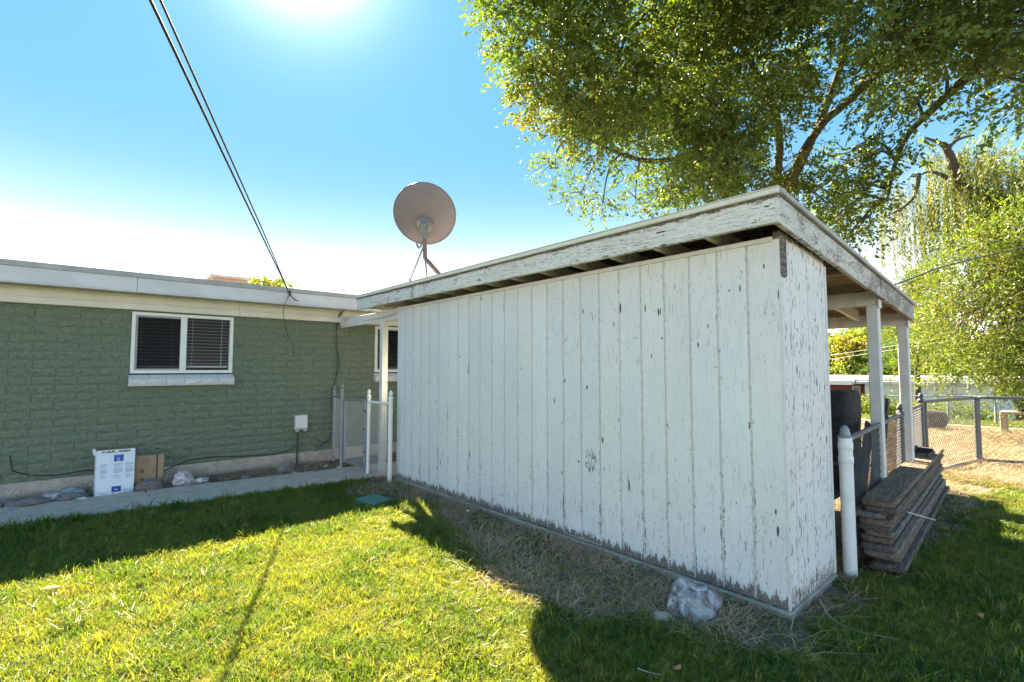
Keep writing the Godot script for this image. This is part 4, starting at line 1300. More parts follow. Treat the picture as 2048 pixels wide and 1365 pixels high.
func wiring() -> void:
	var a := on_plane(578, 586, 2, WZ + .36)
	for k in 2:
		var f2 := at_dist(300.0 + 12.0 * k, 0, 3.55 + .05 * k)      # overhead, a little under twice a man's height
		var far := a + (f2 - a) * 5.0 + Vector3(0, 1.2, 0)
		var pts := []
		for q in 41:
			var t := pow(q / 40.0, 1.5)
			pts.append(a.lerp(far, t) + Vector3(.012 * k, .02 * k, 0) * minf(1.0, t * 12.0) - Vector3(0, 1.2 * t - .25 * t * (t - .2), 0))
		var st := fresh(); tube(st, pts, [.0085 - .0015 * k], 6)
		solo("service_wire", st, M.cable, ["thicker black service wire rising from the house eave into the sky", "thinner black service wire running beside the thicker one"][k], "cable", a)
	var cl := thing("wire_clamp", "black wire clamp on the eave where the service wires end", "clamp", a)
	var c1 := fresh(); tube(c1, [a + Vector3(0, .03, .02), a + Vector3(.005, -.05, .02)], [.014], 8)
	part("wedge", done(c1), M.cable, cl)
	var c2 := fresh(); tube(c2, smooth_path([a + Vector3(0, -.02, .01), a + Vector3(.03, -.05, .02), a + Vector3(.075, -.09, .01), a + Vector3(.13, -.11, -.005)], 4), [.006], 6)
	part("loop", done(c2), M.cable, cl)
	var zz := WZ + .375
	cable("hanging_wire", [a + Vector3(0, -.03, .02), on_plane(568, 612, 2, zz), on_plane(568, 640, 2, zz), on_plane(576, 672, 2, zz - .02), on_plane(587, 695, 2, zz - .03), on_plane(585, 712, 2, zz - .03)], .0048, M.cable, "loose black wire end hanging from the eave in front of the wall")
	var w := WZ + .045
	cable("wall_cable", [on_plane(20, 912, 2, w), on_plane(22, 928, 2, w), on_plane(33, 945, 2, w), on_plane(100, 952, 2, w + .02), on_plane(190, 941, 2, w), on_plane(300, 948, 2, w + .02), on_plane(352, 931, 2, w), on_plane(400, 917, 2, w), on_plane(500, 912, 2, w), on_plane(560, 906, 2, w), on_plane(594, 892, 2, w)], .0065, M.cable, "black cable running low along the green wall to the conduit")
	for k in 3:
		var ox := .018 * k
		cable("drop_cable", [on_plane(690, 617, 2, w) + Vector3(.02 * k, 0, .0), on_plane(674 + 2 * k, 640, 2, w), on_plane(673 - k, 690, 2, w + .01), on_plane(674 + 3 * k, 725, 2, w + .02), on_plane(667 - 2 * k, 790, 2, w + .01), on_plane(664, 850 + 8 * k, 2, w + .02 * k), on_plane(655 - 12 * k, 885 + 6 * k, 2, w + .04), on_plane(625 + 4 * k, 875 + 14 * k, 2, w + .03)], .006 - .001 * k, M.cable_green, ["thickest painted cable running down the wall beside the gate post", "middle painted cable looping down the wall beside the gate post", "thin painted cable curling at the footing beside the gate post"][k])
	cable("beam_wire", [on_plane(682, 652, 2, WZ + .1), on_plane(700, 634, 0, SX), on_plane(730, 640, 0, SX), on_plane(760, 636, 0, SX - .01), on_plane(796, 626, 0, SX - .006)], .005, M.wire_mesh, "white wire stapled along the tie beam between house and shed")
	# utility box
	var bx := thing("utility_box", "pale grey utility box with conduit on the green wall", "utility box", Vector3(2.66, 0, WZ + .03))
	var st := fresh(); span(st, Vector3(2.565, .535, WZ + .012), Vector3(2.755, .76, WZ + .085), .012)
	part("housing", done(st), M.alu, bx)
	var ld := fresh(); span(ld, Vector3(2.575, .56, WZ + .0855), Vector3(2.745, .752, WZ + .098), .01)
	part("cover", done(ld), M.frame, bx)
	for x in [2.585, 2.70]:
		var kn := fresh(); span(kn, Vector3(x, .505, WZ + .02), Vector3(x + .045, .534, WZ + .075), .006)
		part("cable_entry", done(kn), M.alu, bx)
	var cn := fresh(); tube(cn, [Vector3(2.615, .52, WZ + .05), Vector3(2.615, .25, WZ + .055), Vector3(2.612, -.02, WZ + .06)], [.014], 8)
	part("conduit", done(cn), M.cable_green, bx)
	# irrigation valve lid in the lawn
	var vl := thing("valve_box_lid", "green plastic valve box lid set in the lawn", "lid", Vector3(2.6, 0, -5.35))
	var q := [on_plane(712, 998, 1, .045), on_plane(748, 1010, 1, .045), on_plane(783, 998, 1, .045), on_plane(748, 989, 1, .045)]
	var vs := fresh()
	quad(vs, q[0], q[1], q[2], q[3])
	for k in 4: quad(vs, q[k] - Vector3(0, .05, 0), q[(k + 1) % 4] - Vector3(0, .05, 0), q[(k + 1) % 4], q[k])
	part("lid", done(vs), M.green_lid, vl)
	for k in 9:
		var rb := fresh()
		var t := (k + 1) / 10.0
		bar(rb, q[0].lerp(q[3], t).lerp(q[1].lerp(q[2], t), .06) + Vector3(0, .002, 0), q[1].lerp(q[2], t).lerp(q[0].lerp(q[3], t), .06) + Vector3(0, .002, 0), .012, .005, .001)
		part("rib", done(rb), M.green_lid, vl)

func scrap(called: String, at: Vector3, size: float, seed_: int, mat: Material, label: String, cat: String) -> void:
	var r := rngs(seed_)
	var st := fresh()
	var p := []
	for k in 6:
		var a := TAU * k / 6.0
		p.append(at + Vector3(cos(a) * size * r.randf_range(.6, 1.1), .012 + r.randf_range(0, size * .5), sin(a) * size * .6 * r.randf_range(.6, 1.1)))
	var c := at + Vector3(0, .02 + size * .3, 0)
	for k in 6: tri3(st, c, p[(k + 1) % 6], p[k])
	for k in 6: tri3(st, c - Vector3(0, .003, 0), p[k] - Vector3(0, .003, 0), p[(k + 1) % 6] - Vector3(0, .003, 0))
	solo(called, st, mat, label, cat, at)

func litter() -> void:
	scrap("foil_scrap", on_plane(163, 1003, 1, .06), .055, 1, M.foil, "crumpled silver wrapper lying on the stones by the house", "wrapper")
	scrap("paper_scrap", on_plane(935, 1026, 1, .02), .03, 2, M.foil, "white paper scrap in the dry grass by the shed", "paper")
	scrap("paper_scrap", on_plane(652, 935, 1, .03), .03, 3, M.foil, "white scrap on the soil beside the gate posts", "paper")
	var brown := smat(lin(.30, .15, .07), .8)
	scrap("dead_leaf", on_plane(102, 1183, 1, .035), .045, 4, brown, "curled brown leaf on the sunlit lawn", "leaf")
	scrap("dead_leaf", on_plane(1960, 1238, 1, .03), .035, 5, brown, "brown leaf on the shaded lawn right of the planks", "leaf")
	scrap("dead_leaf", on_plane(1355, 1345, 1, .03), .03, 6, brown, "tan leaf on the shaded lawn in front of the large rock", "leaf")
	var twig := smat(lin(.34, .27, .20), .9)
	for q in [[[885, 1116], [915, 1128], [947, 1141], "long grey twig on the lawn along the shed shadow"], [[1275, 1338], [1300, 1346], [1325, 1351], "pale straight twig on the shaded lawn near the rock"], [[1640, 1200], [1680, 1250], [1800, 1280], "thin brown twig on the soil in front of the shed corner"]]:
		var pts := []
		for k in 3: pts.append(on_plane(q[k][0], q[k][1], 1, .035))
		var st := fresh(); tube(st, smooth_path(pts, 3), [.005, .004, .004, .003, .003, .003, .002], 6)
		solo("twig", st, twig, q[3], "twig", pts[0])
	var rod := fresh(); tube(rod, [on_plane(1815, 1025, 2, -.86), on_plane(1871, 1041, 2, -.72)], [.004], 6)
	solo("metal_rod", rod, M.wire_mesh, "thin white rod sticking out of the side of the plank stack", "rod", on_plane(1815, 1025, 2, -.86))

# ------------------------------------------------------------------ things on the porch
func porch_things() -> void:
	var g := Vector3(5.42, 0, -1.52)
	var gr := thing("covered_grill", "barbecue grill under a black cloth cover on the porch", "grill", g)
	var n := fnl(88, 2.0, 3)
	var st := fresh(); st.set_smooth_group(0)
	var lv := [[.32, .20, .15], [.62, .21, .16], [.9, .22, .165], [1.10, .235, .175], [1.22, .235, .175], [1.27, .22, .16], [1.285, .19, .13]]
	var ringp := func(i: int, k: int) -> Vector3:
		var a := TAU * (k % 28) / 28.0
		var e := 7.0
		var cx: float = signf(cos(a)) * pow(absf(cos(a)), 2.0 / e)
		var cz: float = signf(sin(a)) * pow(absf(sin(a)), 2.0 / e)
		var wob := 1.0 + .05 * n.get_noise_3d(cx * 2.0, lv[i][0] * 2.0, cz * 2.0) + (.03 * sin(k * 1.8) if i < 2 else 0.0)
		return g + Vector3(cx * lv[i][1] * wob, lv[i][0] + .02 * n.get_noise_2d(k * 2.0, i * 5.0), cz * lv[i][2] * wob)
	for i in lv.size() - 1:
		for k in 28: quad(st, ringp.call(i, k), ringp.call(i + 1, k), ringp.call(i + 1, k + 1), ringp.call(i, k + 1))
	for k in 28: tri3(st, ringp.call(6, k), g + Vector3(0, 1.29, 0), ringp.call(6, k + 1))
	part("cover", done(st), M.black_cloth, gr)
	for q in [[-.16, -.11], [.16, -.11], [-.16, .11], [.16, .11]]:
		var l := fresh(); tube(l, [g + Vector3(q[0], 0.0, q[1]), g + Vector3(q[0], .5, q[1])], [.016], 8)
		part("leg", done(l), M.steel, gr)
	# boards leaning on the porch post
	var b1 := fresh(); bar(b1, Vector3(5.58, .02, -1.33), Vector3(6.15, 1.42, -1.30), .055, .02, .003, Vector3.BACK)
	solo("leaning_board", b1, M.timber_bare_sunlit, "long bare board leaning beside the porch post", "board", Vector3(5.58, 0, -1.33))
	var b2 := fresh(); bar(b2, Vector3(5.72, .02, -1.29), Vector3(6.22, 1.18, -1.27), .06, .03, .003, Vector3.BACK)
	solo("leaning_board", b2, M.wood_dark, "short dark board leaning beside the long bare board", "board", Vector3(5.72, 0, -1.29))
	var b3 := fresh(); bar(b3, Vector3(5.05, .0, -1.29), Vector3(5.50, .98, -1.27), .16, .03, .004, Vector3.BACK)
	solo("leaning_board", b3, M.wood_dark, "wide dark board leaning behind the chain link fence", "board", Vector3(5.05, 0, -1.29))
	# patio chair behind the wire
	for q in [[Vector3(4.85, 0, -1.55), "dark metal patio chair behind the fence beside the shed"], [Vector3(6.55, 0, -1.75), "dark metal patio chair behind the fence beside the outer porch post"]]:
		var p: Vector3 = q[0]
		var ch := thing("patio_chair", q[1], "chair", p, "dark patio chairs on the porch")
		for sx in [-.24, .24]:
			var lg := fresh(); tube(lg, smooth_path([p + Vector3(sx, 0, .22), p + Vector3(sx, .42, .20), p + Vector3(sx, .62, .18), p + Vector3(sx, .64, -.10), p + Vector3(sx, .60, -.2)], 4), [.014], 8)
			part("arm", done(lg), M.galv_silhouette, ch)
			var rl := fresh(); tube(rl, [p + Vector3(sx, 0, -.24), p + Vector3(sx, .42, -.18), p + Vector3(sx, .92, -.32)], [.014], 8)
			part("leg", done(rl), M.galv_silhouette, ch)
		for k in 6:
			var sl := fresh(); span(sl, p + Vector3(-.235, .40, -.18 + k * .065), p + Vector3(.235, .412, -.13 + k * .065), .003)
			part("seat_slat", done(sl), M.galv_silhouette, ch)
			var bs := fresh(); bar(bs, p + Vector3(-.2 + k * .08, .44, -.19), p + Vector3(-.2 + k * .08, .90, -.315), .03, .012, .003, Vector3.BACK)
			part("back_slat", done(bs), M.galv_silhouette, ch)
	# shallow black tray at the end of the stack
	var ty := .505
	var tr := thing("black_tray", "black plastic tray resting on the far end of the plank stack", "tray", Vector3(7.2, ty, -1.17))
	var ts := fresh(); span(ts, Vector3(7.0, ty, -1.26), Vector3(7.4, ty + .012, -1.09), .004)
	part("base", done(ts), M.black_cloth, tr)
	for q in [[Vector3(7.0, ty + .012, -1.26), Vector3(7.4, ty + .09, -1.245)], [Vector3(7.0, ty + .012, -1.105), Vector3(7.4, ty + .05, -1.09)], [Vector3(7.385, ty + .012, -1.245), Vector3(7.4, ty + .07, -1.105)]]:
		var tw := fresh(); span(tw, q[0], q[1], .004)
		part("side_wall", done(tw), M.black_cloth, tr)

# ------------------------------------------------------------------ trees
func spray(s: int, leaves: int, length: float, leaf: float, slim: float, droop: float) -> ArrayMesh:    # a twig of leaves along +x from the origin
	var r := rngs(s)
	var st := SurfaceTool.new(); st.begin(Mesh.PRIMITIVE_TRIANGLES); st.set_smooth_group(-1)
	var tip := Vector3(length, -droop * length, 0)
	st.set_color(Color(.55, .45, .4))
	for k in 3:
		var a := tip * (k / 3.0)
		var b := tip * ((k + 1) / 3.0)
		for q in [a + Vector3(0, .003, 0), b, a - Vector3(0, .003, 0)]: st.add_vertex(q)
	for i in leaves:
		var t := (i + .5) / leaves
		var p := tip * t + Vector3(r.randf_range(-1, 1), r.randf_range(-1, 1), r.randf_range(-1, 1)) * length * .16
		var a := r.randf() * TAU
		var d := Vector3(cos(a) * .8 + .5, r.randf_range(-.9, .25) - droop * .3, sin(a) * .8).normalized()
		var l := leaf * r.randf_range(.7, 1.15)
		var side := d.cross(Vector3(r.randf_range(-1, 1), 1, r.randf_range(-1, 1))).normalized() * l * slim
		var nrm := d.cross(side).normalized() * l * .06
		var q := [p, p + d * l * .45 + side + nrm, p + d * l, p + d * l * .45 - side + nrm]
		st.set_color(Color(1, 1, 1) * r.randf_range(.72, 1.2))
		for v in [0, 1, 2, 0, 2, 3]: st.add_vertex(q[v])
	st.generate_normals()
	return st.commit()

func hanging(s: int, length: float, leaf: float) -> ArrayMesh:       # a willow strand that hangs from the origin
	var r := rngs(s)
	var st := SurfaceTool.new(); st.begin(Mesh.PRIMITIVE_TRIANGLES); st.set_smooth_group(-1)
	var n := int(length / .035)
	for i in n:
		var y := -length * (i + .5) / n
		var p := Vector3(.05 * sin(y * 2.0 + s), y, .05 * cos(y * 1.7 + s))
		st.set_color(Color(1, 1, 1) * r.randf_range(.7, 1.2))
		for k in 2:
			var a := r.randf() * TAU
			var d := Vector3(cos(a) * .7, -1.0, sin(a) * .7).normalized()
			var l := leaf * r.randf_range(.7, 1.2)
			var side := d.cross(Vector3(sin(a), .2, cos(a))).normalized() * l * .13
			for v in [p, p + d * l * .5 + side, p + d * l, p, p + d * l, p + d * l * .5 - side]: st.add_vertex(v)
	st.generate_normals()
	return st.commit()

func leaf_colour(r: RandomNumberGenerator, warm: float) -> Color:
	var c := Color(.082, .150, .030).lerp(Color(.185, .250, .046), r.randf())
	if r.randf() < warm: c = Color(.23, .19, .03)
	return c * r.randf_range(.75, 1.2)

# clumps: [centre, radius, how full]; fills them with sprays
func crown(tree: Node3D, clumps: Array, sprays: Array, per: float, s: int, warm: float, size := 1.0, tint := Color(1, 1, 1), called := "crown") -> void:
	var r := rngs(s)
	var xs := []
	var cs := []
	for i in sprays.size(): xs.append([]); cs.append([])
	for c in clumps:
		var own := leaf_colour(r, warm * .6)
		for k in int(per * c[1] * c[1] * c[2]):
			var d := Vector3(r.randfn(), r.randfn(), r.randfn()).normalized()
			var rad: float = c[1] * pow(r.randf(), .42) * r.randf_range(.8, 1.12)
			var p: Vector3 = c[0] + Vector3(d.x, d.y * .8, d.z) * rad
			var out := Vector3(d.x, d.y * .35 - .35, d.z).normalized()
			var b := Basis.looking_at(out, Vector3(r.randf_range(-.4, .4), 1, r.randf_range(-.4, .4)).normalized()) * Basis(Vector3.UP, PI / 2)
			b = b * Basis(Vector3.RIGHT, r.randf() * TAU)
			var kind := r.randi() % sprays.size()
			xs[kind].append(Transform3D(b.scaled(Vector3.ONE * size * r.randf_range(.8, 1.25)), p))
			cs[kind].append(leaf_colour(r, warm).lerp(own, .5) * tint)
	for i in sprays.size():
		many(called, sprays[i], M.leaf, xs[i], cs[i], tree)

func inside(p: Vector2, poly: PackedVector2Array) -> bool:
	return Geometry2D.is_point_in_polygon(p, poly)

func limb(st: SurfaceTool, pts: Array, r0: float, r1: float, n := 9) -> void:
	var path := smooth_path(pts, 5)
	var rad := []
	for i in path.size(): rad.append(lerpf(r0, r1, pow(float(i) / (path.size() - 1), .8)))
	tube(st, path, rad, n)

func nearest(pts: Array, p: Vector3) -> Vector3:
	var best: Vector3 = pts[0]
	for q in pts:
		if q.distance_squared_to(p) < best.distance_squared_to(p): best = q
	return best

func big_tree() -> void:
	var base := Vector3(7.7, 0, -3.15)
	var t := thing("elm_tree", "large leafy tree whose crown overhangs the shed roof", "tree", base)
	var fork := base + Vector3(.1, 3.1, -.1)
	var tk := fresh(); limb(tk, [base - Vector3(0, .2, 0), base + Vector3(.05, 1.2, 0), base + Vector3(.02, 2.2, -.05), fork], .34, .24, 14)
	part("trunk", done(tk), M.bark, t)
	var limbs := [
		[fork, at_dist(1560, 300, 8.6), at_dist(1500, 120, 8.2), at_dist(1380, -60, 7.8), at_dist(1240, -160, 7.4)],
		[fork, at_dist(1610, 300, 8.3), at_dist(1700, 200, 8.0), at_dist(1800, 120, 7.9), at_dist(1960, 60, 7.8), at_dist(2120, -20, 7.8)],
		[at_dist(1975, 60, 7.8), at_dist(1960, 125, 7.7), at_dist(1870, 215, 7.6), at_dist(1805, 290, 7.6), at_dist(1775, 400, 7.6)],
		[fork, at_dist(1450, 330, 8.2), at_dist(1340, 220, 7.6), at_dist(1260, 60, 7.2), at_dist(1180, -60, 6.9)],
		[fork, at_dist(1650, 220, 9.0), at_dist(1700, 20, 9.0), at_dist(1720, -260, 9.0)],
		[fork, at_dist(1420, 340, 8.0), at_dist(1280, 320, 7.5), at_dist(1160, 270, 7.1)]]
	var nodes := []
	var lm := fresh()
	for l in limbs:
		limb(lm, l, .075, .014)
		nodes.append_array(smooth_path(l, 4).slice(3))
	part("limb", done(lm), M.bark, t)
	var poly := PackedVector2Array([Vector2(955, -420), Vector2(958, 0), Vector2(985, 120), Vector2(1020, 200), Vector2(1078, 290), Vector2(1125, 370), Vector2(1185, 428), Vector2(1250, 425), Vector2(1330, 405), Vector2(1450, 410), Vector2(1550, 385), Vector2(1600, 430), Vector2(1660, 490), Vector2(1712, 515), Vector2(1735, 420), Vector2(1775, 345), Vector2(1830, 310), Vector2(1900, 270), Vector2(2000, 290), Vector2(2300, 260), Vector2(2300, -420)])
	var holes := [[1665, 225, 58], [1590, 330, 40], [1745, 250, 34], [1880, 230, 42], [1960, 210, 36], [1545, 355, 22], [1260, 40, 20], [1700, 330, 26]]
	var r := rngs(41)
	var clumps := []
	var tries := 0
	while clumps.size() < 250 and tries < 14000:
		tries += 1
		var px := r.randf_range(940, 2300)
		var py := r.randf_range(-420, 520)
		var rad := r.randf_range(.42, .80)
		if r.randf() < .45: rad *= .55
		var dist := r.randf_range(6.5, 8.9)
		if px < 1250: dist = r.randf_range(6.4, 7.5)
		var rp := rad * FPX / dist
		var ok := inside(Vector2(px, py), poly) and inside(Vector2(px - rp * .85, py), poly) and inside(Vector2(px, py + rp * .72), poly) and inside(Vector2(px + rp * .5, py + rp * .6), poly) and inside(Vector2(px - rp * .6, py + rp * .6), poly)
		if not ok: continue
		for h in holes:
			if Vector2(px - h[0], py - h[1]).length() < h[2] + rp * .8: ok = false
		if not ok: continue
		var full := 1.0
		if px > 1580: full = .55
		if py < -80: full *= .6
		var p := at_dist(px, py, dist)
		for c in clumps:
			if c[0].distance_to(p) < (c[1] + rad) * .34: ok = false
		if ok: clumps.append([p, rad, full])
	for q in [[1625, 400, .34], [1650, 450, .3], [1690, 470, .28], [1600, 380, .3], [1700, 410, .3], [1730, 380, .3], [1670, 370, .32], [1740, 330, .3], [1780, 300, .32], [1720, 445, .22], [1790, 200, .3], [1690, 300, .26], [1625, 330, .28], [1560, 345, .3], [1160, 385, .28], [1205, 405, .24], [1110, 330, .3], [1500, 360, .35], [1420, 380, .3], [1340, 375, .3], [1270, 395, .25]]:
		clumps.append([at_dist(q[0], q[1], r.randf_range(7.2, 7.8)), q[2], .85])
	var tw := fresh()
	for c in clumps:
		var a := nearest(nodes, c[0])
		var m := a.lerp(c[0], .55) + Vector3(r.randf_range(-.12, .12), .10, r.randf_range(-.12, .12))
		limb(tw, [a, m, c[0] + Vector3(0, -.05, 0)], .022, .006, 5)
		for k in 5:
			var d := Vector3(r.randfn(), r.randfn() * .7, r.randfn()).normalized()
			limb(tw, [c[0], c[0] + d * c[1] * .5 + Vector3(0, .03, 0), c[0] + d * c[1] * .95 - Vector3(0, .05, 0)], .007, .002, 3)
	part("branches", done(tw), M.bark, t).set_meta("kind", "stuff")
	crown(t, clumps,  [spray(1, 15, .24, .062, .24, .25), spray(2, 13, .22, .058, .26, .4), spray(3, 16, .26, .055, .23, .15)], 420, 51, .09)

func clumps_in(poly: PackedVector2Array, n: int, d0: float, d1: float, r0: float, r1: float, s: int) -> Array:
	var r := rngs(s)
	var lo := poly[0]
	var hi := poly[0]
	for p in poly: lo = lo.min(p); hi = hi.max(p)
	var out := []
	var tries := 0
	while out.size() < n and tries < 4000:
		tries += 1
		var px := r.randf_range(lo.x, hi.x)
		var py := r.randf_range(lo.y, hi.y)
		var rad := r.randf_range(r0, r1)
		var d := r.randf_range(d0, d1)
		var rp := rad * FPX / d
		if inside(Vector2(px, py - rp * .7), poly) and inside(Vector2(px - rp * .7, py), poly) and inside(Vector2(px, py + rp * .6), poly):
			out.append([at_dist(px, py, d), rad, 1.0])
	return out

func trees() -> void:
	big_tree()
	# weeping willow: heavy limb and hanging strands
	var wb := at_dist(2190, 800, 19.0); wb.y = land(wb.x, wb.z)
	var w := thing("willow_tree", "weeping willow with a heavy dark limb and hanging strands", "tree", wb)
	var tk := fresh()
	var crotch := at_dist(2170, 520, 19.0)
	limb(tk, [wb - Vector3(0, .3, 0), wb.lerp(crotch, .5), crotch], .45, .32, 12)
	part("trunk", done(tk), M.bark, w)
	var lm := fresh()
	var heavy := [crotch, at_dist(2080, 440, 18.0), at_dist(1985, 400, 17.0), at_dist(1925, 372, 16.5), at_dist(1900, 310, 16.2), at_dist(1885, 285, 16.0)]
	limb(lm, heavy, .30, .05)
	for l in [[at_dist(1925, 372, 16.5), at_dist(1870, 345, 16.2), at_dist(1840, 350, 16.0)], [at_dist(1838, 352, 15.8), at_dist(1824, 400, 15.8), at_dist(1775, 432, 15.8)], [at_dist(1840, 350, 16.0), at_dist(1822, 352, 15.9), at_dist(1838, 352, 15.8)], [at_dist(1890, 290, 16.0), at_dist(1850, 275, 16.0)], [at_dist(1895, 300, 16.0), at_dist(1915, 280, 16.0), at_dist(1950, 270, 16)]]:
		limb(lm, l, .06, .02)
	part("limb", done(lm), M.bark, w)
	var r := rngs(61)
	var xs := []
	var cs := []
	for k in 420:
		var px := r.randf_range(1760, 2120)
		var py := r.randf_range(290, 420)
		if px < 1850: py = r.randf_range(360, 440)
		if r.randf() < .3: px = r.randf_range(1850, 2000)
		var p := at_dist(px, py, r.randf_range(15.5, 18.5))
		xs.append(Transform3D(Basis(Vector3.UP, r.randf() * TAU).scaled(Vector3(1, r.randf_range(.55, 1.25), 1)), p))
		cs.append(Color(.10, .14, .03).lerp(Color(.17, .17, .035), r.randf()))
	many("crown", hanging(3, 1.75, .085), M.leaf, xs, cs, w)
	var top := clumps_in(PackedVector2Array([Vector2(1870, 330), Vector2(1900, 290), Vector2(1990, 300), Vector2(2250, 240), Vector2(2250, 430), Vector2(1990, 380), Vector2(1900, 370)]), 26, 16.0, 19.0, .3, .6, 63)
	crown(w, top, [hanging(5, .9, .085), spray(8, 14, .4, .09, .15, .9)], 90, 64, .15, 1.0, Color(1.1, 1.1, 1.2))
	# pale leafy tree in full sun
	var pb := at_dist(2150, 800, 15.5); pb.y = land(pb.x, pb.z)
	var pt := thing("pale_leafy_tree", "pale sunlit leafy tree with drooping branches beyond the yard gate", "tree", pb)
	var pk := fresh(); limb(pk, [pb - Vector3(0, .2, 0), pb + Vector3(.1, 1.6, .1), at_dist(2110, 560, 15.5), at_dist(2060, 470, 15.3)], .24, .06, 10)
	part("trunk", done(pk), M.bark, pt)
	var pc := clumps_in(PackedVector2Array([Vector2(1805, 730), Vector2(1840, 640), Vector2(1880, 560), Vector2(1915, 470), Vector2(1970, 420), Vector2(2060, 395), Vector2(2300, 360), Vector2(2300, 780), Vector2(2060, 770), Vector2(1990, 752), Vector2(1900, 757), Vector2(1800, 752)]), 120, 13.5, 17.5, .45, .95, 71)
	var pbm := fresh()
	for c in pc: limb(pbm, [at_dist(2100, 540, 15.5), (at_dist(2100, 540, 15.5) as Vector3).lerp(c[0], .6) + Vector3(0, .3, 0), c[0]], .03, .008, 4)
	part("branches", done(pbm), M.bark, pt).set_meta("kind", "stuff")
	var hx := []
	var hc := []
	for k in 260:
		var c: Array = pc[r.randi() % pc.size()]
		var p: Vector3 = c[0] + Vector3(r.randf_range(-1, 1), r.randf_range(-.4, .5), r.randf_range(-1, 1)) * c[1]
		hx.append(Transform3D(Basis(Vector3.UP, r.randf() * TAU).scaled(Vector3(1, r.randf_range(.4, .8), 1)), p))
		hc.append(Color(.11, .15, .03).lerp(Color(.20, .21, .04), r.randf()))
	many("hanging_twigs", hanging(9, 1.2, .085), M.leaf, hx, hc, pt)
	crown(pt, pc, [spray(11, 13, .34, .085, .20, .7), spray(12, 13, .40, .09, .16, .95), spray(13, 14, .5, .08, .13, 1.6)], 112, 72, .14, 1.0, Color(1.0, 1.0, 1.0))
	# trees far behind
	var far := [
		["yellow_green_tree", "yellow-green tree behind the distant white house", [Vector2(1640, 760), Vector2(1640, 640), Vector2(1700, 640), Vector2(1760, 655), Vector2(1800, 690), Vector2(1800, 765)], 66.0, 40, Color(1.5, 1.35, 1.2), 1710.0],
		["dark_tree", "dark green tree far behind the porch posts", [Vector2(1700, 770), Vector2(1700, 640), Vector2(1790, 600), Vector2(1860, 610), Vector2(1880, 760)], 76.0, 40, Color(.9, .95, 1.0), 1790.0],
		["roadside_tree", "leafy tree over the distant red brick end wall", [Vector2(1850, 765), Vector2(1860, 690), Vector2(1960, 660), Vector2(2140, 660), Vector2(2140, 760), Vector2(1990, 760)], 62.0, 40, Color(1.25, 1.2, 1.1), 2040.0],
		["distant_tree", "small tree top showing above the flat house roof", [Vector2(495, 600), Vector2(505, 566), Vector2(535, 549), Vector2(565, 568), Vector2(580, 600)], 34.0, 9, Color(.85, .9, .85), 535.0]]
	var si := 80
	for q in far:
		si += 3
		var b := at_dist(q[6], 800, q[3]); b.y = land(b.x, b.z)
		var ft := thing(q[0], q[1], "tree", b)
		var cl := clumps_in(PackedVector2Array(q[2]), q[4], q[3] - 3.0, q[3] + 3.0, .7 * q[3] / 50.0, 1.3 * q[3] / 50.0, si)
		var mid := Vector3.ZERO
		for c in cl: mid += c[0] / cl.size()
		var fk := fresh(); limb(fk, [b - Vector3(0, .3, 0), b.lerp(mid, .5), mid], .3, .1, 8)
		for c in cl.slice(0, 10): limb(fk, [b.lerp(mid, .6), c[0]], .08, .03, 5)
		part("trunk", done(fk), M.bark, ft)
		crown(ft, cl, [spray(20, 16, 1.0, .26, .28, .3), spray(21, 14, .9, .24, .28, .5)], 70.0 * (40.0 / q[3]), si, .2, q[3] / 50.0, q[5])
	# conifer
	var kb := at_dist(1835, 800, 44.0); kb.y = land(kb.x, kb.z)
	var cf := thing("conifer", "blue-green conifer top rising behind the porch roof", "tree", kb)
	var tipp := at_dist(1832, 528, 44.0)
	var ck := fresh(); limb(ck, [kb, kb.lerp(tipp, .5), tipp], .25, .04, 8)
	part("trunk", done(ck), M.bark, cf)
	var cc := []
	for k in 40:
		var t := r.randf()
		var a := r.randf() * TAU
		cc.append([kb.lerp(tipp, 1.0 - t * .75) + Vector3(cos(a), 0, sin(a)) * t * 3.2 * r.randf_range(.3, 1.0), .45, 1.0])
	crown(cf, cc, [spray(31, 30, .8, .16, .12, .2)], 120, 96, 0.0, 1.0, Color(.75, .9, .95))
	# shrubs before the white house
	for k in 9:
		var px := 1700.0 + k * 34.0 + r.randf_range(-12, 12)
		var b := at_dist(px, 815, 33.0 + r.randf_range(-2, 2)); b.y = land(b.x, b.z)
		var sh := thing("shrub", "bushy green shrub growing along the front of the distant white house", "shrub", b, "shrubs before the distant white house")
		crown(sh, [[b + Vector3(0, .5, 0), .55 + r.randf_range(-.2, .2), 1.0], [b + Vector3(.3, .3, .5), .4, 1.0]], [spray(40 + k, 14, .5, .14, .25, .2)], 110, 200 + k, .3, 1.0, Color(1.2, 1.25, 1.0), "foliage")
		var ss := fresh(); limb(ss, [b - Vector3(0, .1, 0), b + Vector3(.05, .5, 0)], .03, .01, 5)
		part("stem", done(ss), M.bark, sh)

